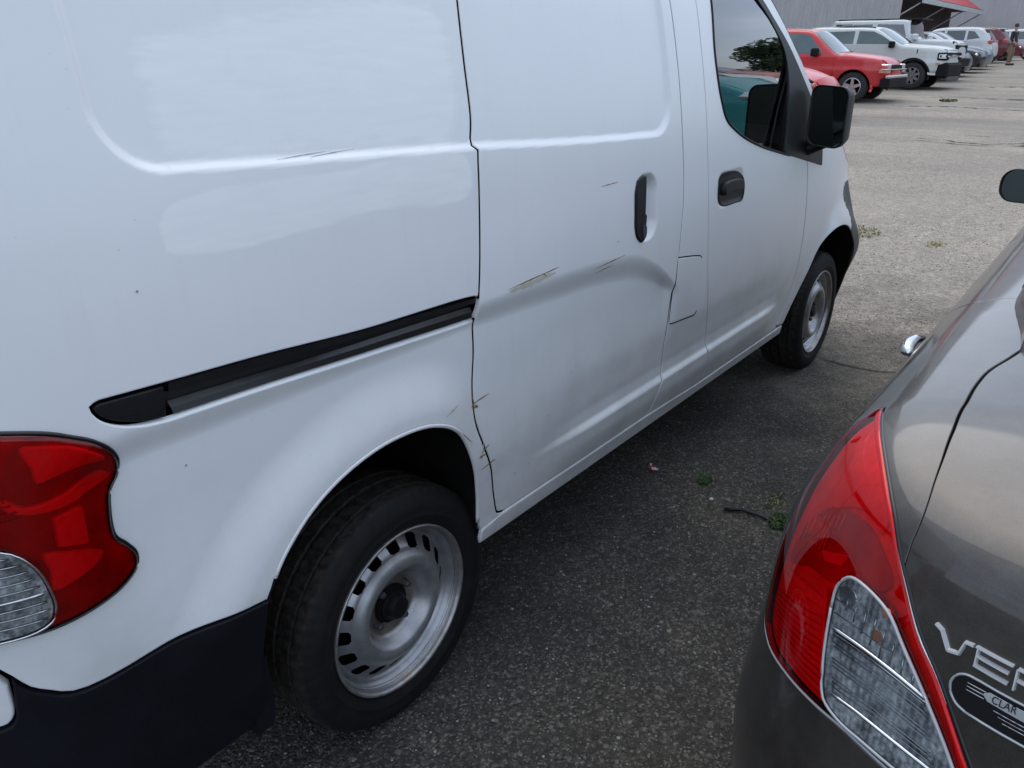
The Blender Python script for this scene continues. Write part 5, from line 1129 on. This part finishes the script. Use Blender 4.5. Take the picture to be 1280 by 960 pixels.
build_car(place(29.8,1.9,4.6,4.05),H-.02,1.9,sil_t,[-1.45,1.22],.40,
 [('side_window',dg,[(-.62,1.38),(.36,1.37),(.22,1.75),(-.60,1.77)]),('side_window',dg,[(-1.40,1.36),(-.76,1.36),(-.76,1.77),(-1.40,1.77)]),('side_window',dg,[(-2.05,1.34),(-1.42,1.34),(-1.42,1.79),(-1.98,1.78)])],
 [('tailgate',wht,0,2,.02),('rear_window',dg,2,3,.02),('roof',bp,3,7,.02),('windscreen',dg,7,8,.03),('hood',wht,8,11,.03),('front_panel',wht,11,13,.02)],wht,
 'tall white off roader with black hard top and square dark windows, behind the boxy SUV','cars parked in the far row',extras=ex_tall,clad=(bp,.5),rimmat='alloydark',belt=1.3,tumble=.12)
sil_d=[(-2.25,.25),(-2.33,.6),(-2.22,1.0),(-1.75,1.10),(-1.05,1.42),(-.3,1.47),(.25,1.43),(1.15,.98),(1.75,.86),(2.15,.74),(2.30,.55),(2.25,.22)]
def ex_sed(root,S,W):
    for sg in (-1,1):
        MB().box((2.05,sg*.66,.66),(.16,.15,.07),bev=.05).build('headlight',M['chrome'],root)
        MB().box((-2.20,sg*.66,.80),(.10,.16,.07),bev=.04).build('tail_light',M['redinner'],root)
    MB().box((2.27,0,.55),(.04,.48,.10),bev=.03).build('grille',bp,root); MB().box((2.24,0,.31),(.07,.70,.07),bev=.03).build('lower_grille',bp,root); side_mirror(root,.72,.98,W,bp)
def sedan_bg(x,ny,pt,label,yaw=H,group='cars parked in the far row',sil=sil_d,rz_=None):
    return build_car(place(x,1.8,4.6,ny),yaw,1.8,sil,[-1.4,1.38],.32,
 [('side_window',dg,[(-.18,1.0),(.95,.97),(.30,1.33),(-.16,1.38)]),('side_window',dg,[(-1.35,1.04),(-.26,1.0),(-.26,1.38),(-.95,1.34)])],
 [('rear_bumper',pt,0,2,.05),('trunk_lid',pt,2,3,.03),('rear_window',dg,3,4,.04),('roof',pt,4,6,.04),('windscreen',dg,6,7,.06),('hood',pt,7,9,.05),('front_bumper',pt,9,11,.10)],pt,label,group,extras=ex_sed,belt=.97)
sedan_bg(33.0,4.7,dkgreen,'dark green sedan with its nose just past the white off roader')
sedan_bg(36.3,4.7,blk,'black sedan between the dark green sedan and the silver one',H-.04)
sedan_bg(39.5,5.0,silver,'silver blue sedan next to the white crossover')
sil_c=[(-2.1,.30),(-2.2,.6),(-2.12,1.0),(-1.75,1.50),(-1.5,1.60),(-.6,1.64),(.15,1.60),(.35,1.54),(1.1,1.08),(1.6,.98),(2.05,.82),(2.18,.6),(2.15,.28)]
def ex_cross(root,S,W):
    for sg in (-1,1):
        MB().box((-2.02,sg*.70,1.03),(.12,.16,.10),bev=.05).build('tail_light',M['redinner'],root); MB().box((2.0,sg*.68,.78),(.15,.15,.06),bev=.05).build('headlight',M['chrome'],root)
    MB().box((-2.12,0,.42),(.10,.78,.12),bev=.04).build('lower_bumper',bp,root); MB().box((-1.78,0,1.57),(.16,.60,.02),bev=.015).build('roof_spoiler',wht,root); side_mirror(root,.75,1.08,W,bp)
def cross(x,ty,pt,label,yaw=-H,gl=dg,group='cars parked in the far row',ex=ex_cross):
    return build_car(place(x,1.82,4.4,ty),yaw,1.82,sil_c,[-1.3,1.35],.34,
 [('side_window',gl,[(-.15,1.09),(1.0,1.06),(.40,1.45),(-.13,1.52)]),('side_window',gl,[(-1.0,1.12),(-.24,1.09),(-.24,1.52),(-1.0,1.52)]),('side_window',gl,[(-1.62,1.20),(-1.10,1.13),(-1.10,1.51),(-1.35,1.48)])],
 [('rear_bumper',pt,0,2,.06),('rear_window',gl,2,3,.04),('roof',pt,3,7,.04),('windscreen',gl,7,8,.06),('hood',pt,8,10,.05),('front_bumper',pt,10,12,.09)],pt,label,group,extras=ex,clad=(bp,.5),belt=1.08)
cross(42.6,5.3,wht,'white crossover parked nose in with its red tail lamps towards the lane')
cross(47.5,5.4,maroon,'dark red SUV parked behind the person at the end of the row')
sedan_bg(51.5,5.2,maroon,'maroon sedan beyond the person, partly out of the right side of the photo')
def lift(root,S,W):
    ex_cross(root,S,W)
    MB().box((-2.35,0,1.95),(.45,.66,.03),Matrix.Rotation(.12,3,'Y'),bev=.02).build('raised_tailgate',wht,root)
cross(56.5,4.6,wht,'white SUV with raised tailgate far back beyond the dark red car',ex=lift)
# black roof box rack behind the first cars
rk_=empty('utility_trailer',(27.5,11.8,float(gz(27.5))),.05,label='flat dark trailer with white rails standing behind the red SUV',cat='trailer')
MB().box((0,0,1.35),(4.5,.9,.10),bev=.02).build('deck',bp,rk_); MB().box((0,-.93,1.50),(4.5,.03,.045)).build('rail',wht,rk_); 
for x in (-3,3): MB().box((x,-.8,.75),(.08,.08,.55)).build('support',bp,rk_)
for x in (-1.2,0): simple_wheel(rk_,(x,-.85,.35),.35,.22,.2,24,M['alloydark'],5)

# ============ second row, mirrored in the van window ============
def place2(xside,W,L,nose_y): return (xside+W/2,nose_y-L/2,float(gz(xside+W/2)))
def row2(fn,x,W,L,ny,rz):
    r=fn; r.location=place2(x,W,L,ny); r.rotation_euler=(0,0,rz); return r
c=build_car((0,0,0),0,1.75,sil_c,[-1.3,1.35],.34,
 [('side_window',dg,[(-.15,1.09),(1.0,1.06),(.40,1.45),(-.13,1.52)]),('side_window',dg,[(-1.35,1.14),(-.24,1.09),(-.24,1.52),(-1.2,1.52)])],
 [('rear_bumper',teal,0,2,.06),('rear_window',dg,2,3,.04),('roof',teal,3,7,.04),('windscreen',M['paleglass'],7,8,.06),('hood',teal,8,10,.05),('front_bumper',teal,10,12,.09)],teal,
 'teal compact car mirrored in the side window of the white van','cars of the opposite row',extras=lambda r,S,W:[MB().box((2.0,s*.64,.80),(.17,.17,.07),bev=.06).build('headlight',M['chrome'],r) for s in(-1,1)]+[MB().box((2.17,0,.5),(.06,.5,.12),bev=.03).build('grille',bp,r)],belt=1.08)
row2(c,9.6,1.75,4.3,-3.05,math.pi/2)
c=build_car((0,0,0),0,1.8,sil_c,[-1.3,1.35],.34,
 [('side_window',dg,[(-.15,1.09),(1.0,1.06),(.40,1.45),(-.13,1.52)]),('side_window',dg,[(-1.35,1.14),(-.24,1.09),(-.24,1.52),(-1.2,1.52)])],
 [('rear_bumper',orange,0,2,.06),('rear_window',dg,2,3,.04),('roof',orange,3,7,.04),('windscreen',dg,7,8,.06),('hood',orange,8,10,.05),('front_bumper',orange,10,12,.09)],orange,
 'orange red crossover reflected beyond the teal car in the van window','cars of the opposite row',belt=1.08)
row2(c,16.5,1.8,4.3,-5.6,math.pi/2)

c=cross(0,0,wht,'white crossover between the teal and the orange red car of the opposite row',group='cars of the opposite row'); row2(c,12.9,1.8,4.3,-4.5,math.pi/2)
# ============ buildings ============
def ribbed(name,x0,x1,y,z0,z1,mat,parent,pitch=.62,axis='x',dep=.05):
    V=[];F=[];p=[]
    x=x0
    while x<x1: p+=[(x,0),(x+pitch*.62,0),(x+pitch*.70,-dep),(x+pitch*.92,-dep)]; x+=pitch
    for a,b in p:
        for z in (z0,z1): V.append((a,y+b,z) if axis=='x' else (y+b,a,z))
    for i in range(len(p)-1): F.append((2*i,2*i+2,2*i+3,2*i+1))
    return mesh(name,V,F,parent,mat,False)
M['siding']=plain('grey_metal_siding',(.44,.43,.425),.5,metal=.15,var=.08,scale=1.2)
M['siding2']=plain('mauve_grey_metal_siding',(.42,.39,.395),.5,metal=.1,var=.06,scale=.8)
M['redroof']=plain('red_metal_roof',(.44,.045,.05),.45,var=.10,scale=2)
M['fascia']=plain('pale_fascia',(.50,.53,.53),.5,var=.1,scale=3)
M['porchdark']=plain('shaded_porch_boards',(.055,.035,.04),.8,var=.3,scale=4)  # shade under the porch roof is put into this dark colour
b=empty('metal_building',(0,0,0),0,label='long grey ribbed metal building behind the parked cars',cat='building')
zg=float(gz(50))
w=ribbed('wall',16,60,13.6,.2,8,M['siding'],b); w['kind']='stuff'
MB().box((38,13.95,3.9),(22,.3,3.8)).build('back_wall',M['siding'],b)
MB().box((38,17,8.1),(22,3.8,.12)).build('roof',M['siding'],b)
porch=empty('porch_annex',(0,0,0),0,label='open porch under a red metal roof at the end of the grey building',cat='building')
def quad(name,V,mat,parent): return mesh(name,V,[(0,1,2,3)],parent,mat,False)
px0,px1=62,84
def slab(name,pts,th,mat,parent):
    V=list(pts)+[(x,y,z-th) for x,y,z in pts]; return MB().add(V,[(0,1,2,3),(7,6,5,4),(0,4,5,1),(1,5,6,2),(2,6,7,3),(3,7,4,0)]).build(name,mat,parent)
ey=12.6; ez=4.8
slab('roof',[(px0-1,ey,ez),(px1,ey,ez),(px1,17,ez+3.0),(px0-1,17,ez+3.0)],.10,M['redroof'],porch)
MB().box(((px0+px1)/2-.5,ey-.05,ez-.12),((px1-px0)/2+.5,.05,.16)).build('fascia',M['fascia'],porch)
MB().box((px0+10.5,15.2,3.0),(11.3,.1,2.2)).build('back_wall',M['porchdark'],porch)
MB().box((px0+10.5,14.0,4.85),(11.3,1.4,.05)).build('ceiling',M['porchdark'],porch)
for x in (px0-.5,px0+7,px0+14,px1-.6):
    MB().tube([(x,ey+.2,ez-.25),(x,15.0,ez-1.6)],.05,6).build('brace',M['fascia'],porch)
far=empty('far_warehouse',(0,0,0),0,label='tall mauve grey metal warehouse closing the view at the far right',cat='building')
w=ribbed('wall',-30,30,88.0,1,14,M['siding2'],far,pitch=1.1,axis='y',dep=.06); w['kind']='stuff'
MB().box((92,0,7),(3.7,30,7.5)).build('back_wall',M['siding2'],far)

# ============ person ============
def person(loc,rz,label):
    root=empty('person',loc,rz,label=label,cat='person')
    def skin(name,verts,edges,radii,mat,sub=2):
        me=bpy.data.meshes.new(name); me.from_pydata(verts,edges,[]); o=nobj(name,me,root,mat)
        md=o.modifiers.new('s','SKIN'); 
        for i,r in enumerate(radii): me.skin_vertices[0].data[i].radius=(r,r*.85) if not isinstance(r,tuple) else r
        me.skin_vertices[0].data[0].use_root=True
        o.modifiers.new('d','SUBSURF').levels=sub; o.modifiers['d'].render_levels=sub
        return o
    def sk(name,verts,edges,radii,mat,sub=2):
        me=bpy.data.meshes.new(name); me.from_pydata(verts,edges,[]); o=nobj(name,me,root,mat)
        md=o.modifiers.new('s','SKIN')
        layer=me.skin_vertices[0] if len(me.skin_vertices) else None
        if layer is None:
            bpy.context.view_layer.objects.active=o
            bm=bmesh.new(); bm.from_mesh(me); bm.verts.layers.skin.verify(); bm.to_mesh(me); bm.free(); layer=me.skin_vertices[0]
        for i,r in enumerate(radii): layer.data[i].radius=r if isinstance(r,tuple) else (r,r)
        layer.data[0].use_root=True
        d=o.modifiers.new('d','SUBSURF'); d.levels=sub; d.render_levels=sub
        me.polygons.foreach_set('use_smooth',[True]*len(me.polygons)); md.use_smooth_shade=True
        return o
    skinm=plain('skin',(.42,.25,.18),.5,var=.1); khaki=plain('khaki_cloth',(.20,.145,.10),.85,var=.15); dark=plain('dark_jacket',(.018,.02,.026),.85,var=.2); shoe=plain('dark_shoe',(.03,.025,.02),.6); hair=plain('brown_hair',(.05,.03,.02),.7)
    # body: pelvis root, spine, neck, head, arms with hands
    v=[(0,0,.95),(0,0,1.15),(0,0,1.38),(0.01,0,1.48),(.03,0,1.56),(.035,0,1.66), (0,.17,1.41),(-.02,.24,1.16),(.10,.22,.95),(.15,.21,.90),(0,-.17,1.41),(.0,-.24,1.15),(.14,-.20,.98),(.19,-.19,.94),
       (0,.09,.90),(.03,.10,.50),(-.02,.11,.10),(.10,.12,.05),(0,-.09,.90),(.02,-.11,.50),(.0,-.12,.10),(.12,-.13,.05)]
    e=[(0,1),(1,2),(2,3),(3,4),(4,5),(2,6),(6,7),(7,8),(8,9),(2,10),(10,11),(11,12),(12,13),(0,14),(14,15),(15,16),(16,17),(0,18),(18,19),(19,20),(20,21)]
    r=[(.14,.11),(.13,.10),(.15,.10),.055,.075,.085,.06,.045,.032,.035,.06,.045,.032,.035,.085,.058,.042,.04,.085,.058,.042,.04]
    body=sk('body',v,e,r,skinm)
    sk('jacket',[(0,0,.98),(0,0,1.15),(0,0,1.38),(0,0,1.45),(0,.17,1.41),(-.02,.24,1.16),(.09,.22,.98),(0,-.17,1.41),(0,-.24,1.15),(.12,-.205,1.0)],[(0,1),(1,2),(2,3),(2,4),(4,5),(5,6),(2,7),(7,8),(8,9)],[(.155,.125),(.15,.118),(.165,.115),.07,.075,.06,.045,.075,.06,.045],dark)
    sk('trousers',[(0,0,.98),(0,.09,.88),(.03,.10,.50),(-.02,.11,.10),(0,-.09,.88),(.02,-.11,.50),(0,-.12,.10)],[(0,1),(1,2),(2,3),(0,4),(4,5),(5,6)],[(.15,.12),.10,.075,.062,.10,.075,.062],khaki)
    for y in(.12,-.13): MB().box((.06,y,.045),(.14,.05,.045),bev=.035).build('shoe',shoe,root)
    q=MB().lathe([(.0001,.115),(.06,.105),(.095,.06),(.10,.0),(.085,-.04)],18); q.V=[(x*.95+.02,z*.85,1.69+y) for x,y,z in q.V]; q.build('hair',hair,root,smooth=True)
    return root
person((45.3,4.9,float(gz(45.3))),-1.9,'person in dark jacket and khaki trousers standing at the back of the dark red SUV')

# ============ small things on the ground ============
gw=[plain('grass_green',(.045,.085,.02),.7,var=.4,scale=80),plain('grass_dry',(.30,.27,.10),.8,var=.3,scale=80),plain('moss_dark',(.035,.075,.02),.8,var=.4,scale=80)]
def tuft(name,loc,rad,n,hh,mats,label,seed,cat_='weed',kind='stuff',wid=.0025,flat=.6):
    r=random.Random(seed); V=[];F=[];mi=[]
    for i in range(n):
        a=r.random()*6.28; d=rad*r.random()**.6; x,y=d*math.cos(a)*1.0,d*math.sin(a)*flat; b=r.random()*6.28; l=hh*(.4+.8*r.random()); le=r.uniform(.2,1.1)*l
        w=wid*(.6+r.random()); dx,dy=math.cos(b),math.sin(b); nx,ny=-dy*w,dx*w; k=len(V)
        z=float(gz(loc[0]+x))-float(gz(loc[0]))
        V+=[(x-nx,y-ny,z),(x+nx,y+ny,z),(x+dx*le*.5-nx*.9,y+dy*le*.5-ny*.9,z+l*.6),(x+dx*le*.5+nx*.9,y+dy*le*.5+ny*.9,z+l*.6),(x+dx*le,y+dy*le,z+l*.75)]
        F+=[(k,k+1,k+3,k+2),(k+2,k+3,k+4)]; q=r.randrange(len(mats)); mi+=[q,q]
    o=mesh(name,V,F,None,mats,False); o.location=loc; o.data.polygons.foreach_set('material_index',mi)
    tag(o,label,cat_,kind=kind); return o
tuft('weed_tuft',(1.488,-.091,.001),.038,330,.014,[gw[0],gw[2],gw[0]],'small bright green moss tuft on the asphalt between the cars',1,wid=.003)
tuft('weed_tuft',(1.372,-.425,.001),.055,300,.022,[gw[0],gw[2],gw[2]],'larger dark green weed beside the tail lamp of the grey sedan',2,wid=.003,flat=.7)
tuft('weed_tuft',(1.50,-.36,.001),.07,150,.014,[gw[1],gw[2]],'thin dry moss behind the weed near the black stick',5,wid=.002,flat=.5)
tuft('dry_grass',(6.25,.78,float(gz(6.25))),.30,420,.020,[gw[1],gw[1],gw[0]],'dry yellow grass patch on the gravel just ahead of the van',3,'grass',wid=.006,flat=.9)
tuft('dry_grass',(6.15,.05,float(gz(6.15))),.14,60,.016,[gw[1],gw[1]],'sparse dry grass to the right of the larger patch ahead of the van',6,'grass',wid=.006)
tuft('green_grass',(21.8,2.95,float(gz(21.8))),.30,260,.05,[gw[0],gw[0],gw[1]],'green grass clump in a crack near the off white SUV',4,'grass',wid=.02)
st_=empty('black_stick',(1.352,-.30,.010),0,label='short black rubber strip lying bent on the asphalt by the weed',cat='debris')
MB().tube([(-.022,.062,.0),(-.012,.040,.002),(.006,.010,.004),(.006,-.022,.003),(.010,-.052,.001),(.004,-.088,-.002),(.0,-.125,-.004)],[.0055,.0068,.0070,.0060,.0048,.0040,.0025],8).build('strip',M['blackplastic'],st_,smooth=True)
w_=empty('candy_wrapper',(1.452,.110,.004),.5,label='crumpled red and white wrapper on the asphalt beside the van sill',cat='litter')
def crumple(name,s,mat,c,seed):
    r=random.Random(seed); n=5; V=[]
    for i in range(n):
        for j in range(n): V.append((c[0]+s[0]*(i/(n-1)-.5)+r.uniform(-.003,.003),c[1]+s[1]*(j/(n-1)-.5)+r.uniform(-.003,.003),c[2]+r.uniform(0,.009)))
    mesh(name,V,[(i*n+j,(i+1)*n+j,(i+1)*n+j+1,i*n+j+1) for i in range(n-1) for j in range(n-1)],w_,mat,False)
crumple('red_foil',(.034,.026),M['brownpaper'],(0,0,0),1); crumple('white_foil',(.014,.026),M['whitepaper'],(-.014,-.012,.003),2); crumple('white_foil',(.008,.008),M['whitepaper'],(.022,.004,.002),3)
def pebble(loc,s,mat,label,seed):
    bm=bmesh.new(); bmesh.ops.create_icosphere(bm,subdivisions=2,radius=s); r=random.Random(seed)
    for v in bm.verts: v.co*=r.uniform(.82,1.12); v.co.z*=.65
    me=bpy.data.meshes.new('pebble'); bm.to_mesh(me); bm.free(); o=nobj('pebble',me,None,mat); o.location=loc; tag(o,label,'stone'); return o
pebble((1.377,-.169,.004),.0078,plain('white_stone',(.62,.62,.60),.7,var=.1),'lone white pebble between the moss tuft and black strip',3)
# ============ trees behind the second row (seen in reflections) ============
leafm=[plain('leaf_dark',(.030,.060,.018),.6,var=.4,scale=3),plain('leaf_mid',(.055,.095,.026),.6,var=.4,scale=3)]
barkm=plain('bark',(.10,.08,.06),.9,var=.3,scale=12)
def tree(x,y,h,rad,seed,label):
    root=empty('roadside_tree',(x,y,float(gz(x))),0,label=label,cat='tree',group='trees beyond the opposite row'); r=np.random.default_rng(seed)
    t=MB(); t.tube([(0,0,0),(.1,0,h*.3),(0,.1,h*.6),(.05,0,h*.9)],[.28,.22,.15,.04],10)
    for k in range(7):
        a=r.random()*6.28; z=h*(.3+.08*k); t.tube([(0,0,z),(math.cos(a)*rad*.4,math.sin(a)*rad*.4,z+h*.1),(math.cos(a)*rad*.75,math.sin(a)*rad*.75,z+h*.16)],[.10,.06,.02],6)
    t.build('trunk',barkm,root,smooth=True)
    n=13000; cl=[]; 
    for k in range(34):
        a=r.random()*6.28; z=r.uniform(.12,.95); q=rad*math.sqrt(max(.05,1-((z-.55)/.5)**2))*r.uniform(.3,.9); cl.append((math.cos(a)*q,math.sin(a)*q,h*z,rad*r.uniform(.22,.42)))
    cl=np.array(cl); c=cl[r.integers(0,len(cl),n)]; d=r.normal(size=(n,3)); d/=np.linalg.norm(d,axis=1)[:,None]; P=c[:,:3]+d*(c[:,3]*r.random(n)**.35)[:,None]
    s=r.uniform(.13,.25,n); A=r.normal(size=(n,3)); A/=np.linalg.norm(A,axis=1)[:,None]; B=np.cross(A,r.normal(size=(n,3))); B/=np.linalg.norm(B,axis=1)[:,None]
    V=np.stack([P-A*s[:,None],P+B*s[:,None]*.6,P+A*s[:,None],P-B*s[:,None]*.6],1).reshape(-1,3); F=np.arange(4*n).reshape(-1,4)
    o=mesh('crown',V,F,root,leafm,False); o.data.polygons.foreach_set('material_index',r.integers(0,2,n).astype(np.int32))
for i_,(x_,y_,h_,r_,l_) in enumerate([(41.5,-12.4,5.4,3.7,'broad low tree nearest behind the opposite row, dark in the van window'),(54,-13.5,6.2,4.2,'rounded dark tree second along the opposite row'),(62,-13.5,6.6,4.6,'rounded dark tree third along the opposite row'),(70,-13,7.4,4.8,'tallest dark tree at the far end of the opposite row')]): tree(x_,y_,h_,r_,i_+1,l_)

# ============ breaks in the old paving ============
crm=plain('open_crack',(.035,.032,.028),.95,var=.4,scale=14)
def crack(pts,w,seed,label,mat=crm):
    r=random.Random(seed); base=cat(pts,.09); V=[];F=[]; k=0; dx=0
    for i,p in enumerate(base):
        dx=dx*.7+r.uniform(-1,1)*w*.7; t=i/(len(base)-1); a=w*.6*(.15+r.random()**2*1.3)*min(1,6*t,6*(1-t))+.003
        x=p[0]+dx
        for q in (-a,a*r.uniform(.4,1.2)): V.append((x+q,p[1],float(gz(x+q))+.013+ (.006*math.sin((x+q)*1.3+p[1]*.7)*math.sin(p[1]*1.1-(x+q)*.4) if x>6 else (0 if x<3.6 else .0))-(.009 if x<6 else 0)))
    F=[(2*i,2*i+1,2*i+3,2*i+2) for i in range(len(base)-1)]
    o=mesh('paving_crack',V,F,None,mat,False); o['kind']='structure'; return o
crack([(13.1,2.3),(13.5,1.6),(13.2,.9),(13.7,.2),(13.4,-.7),(13.8,-1.6)],.09,1,'')
crack([(14.3,1.3),(14.1,.6),(14.5,-.2),(14.2,-1.2)],.05,2,'')
crack([(19.6,4.1),(19.9,2.8),(19.6,1.2),(20.0,-.6)],.10,3,'')
crack([(22.6,3.9),(22.9,2.7),(22.7,1.4),(23.1,-.3)],.12,4,'')
crack([(27.5,3.4),(27.9,2.2),(27.5,.9),(28.0,-.6)],.16,5,'')
crack([(3.05,.0),(3.02,-.28),(3.1,-.5),(3.04,-.8)],.012,6,'')
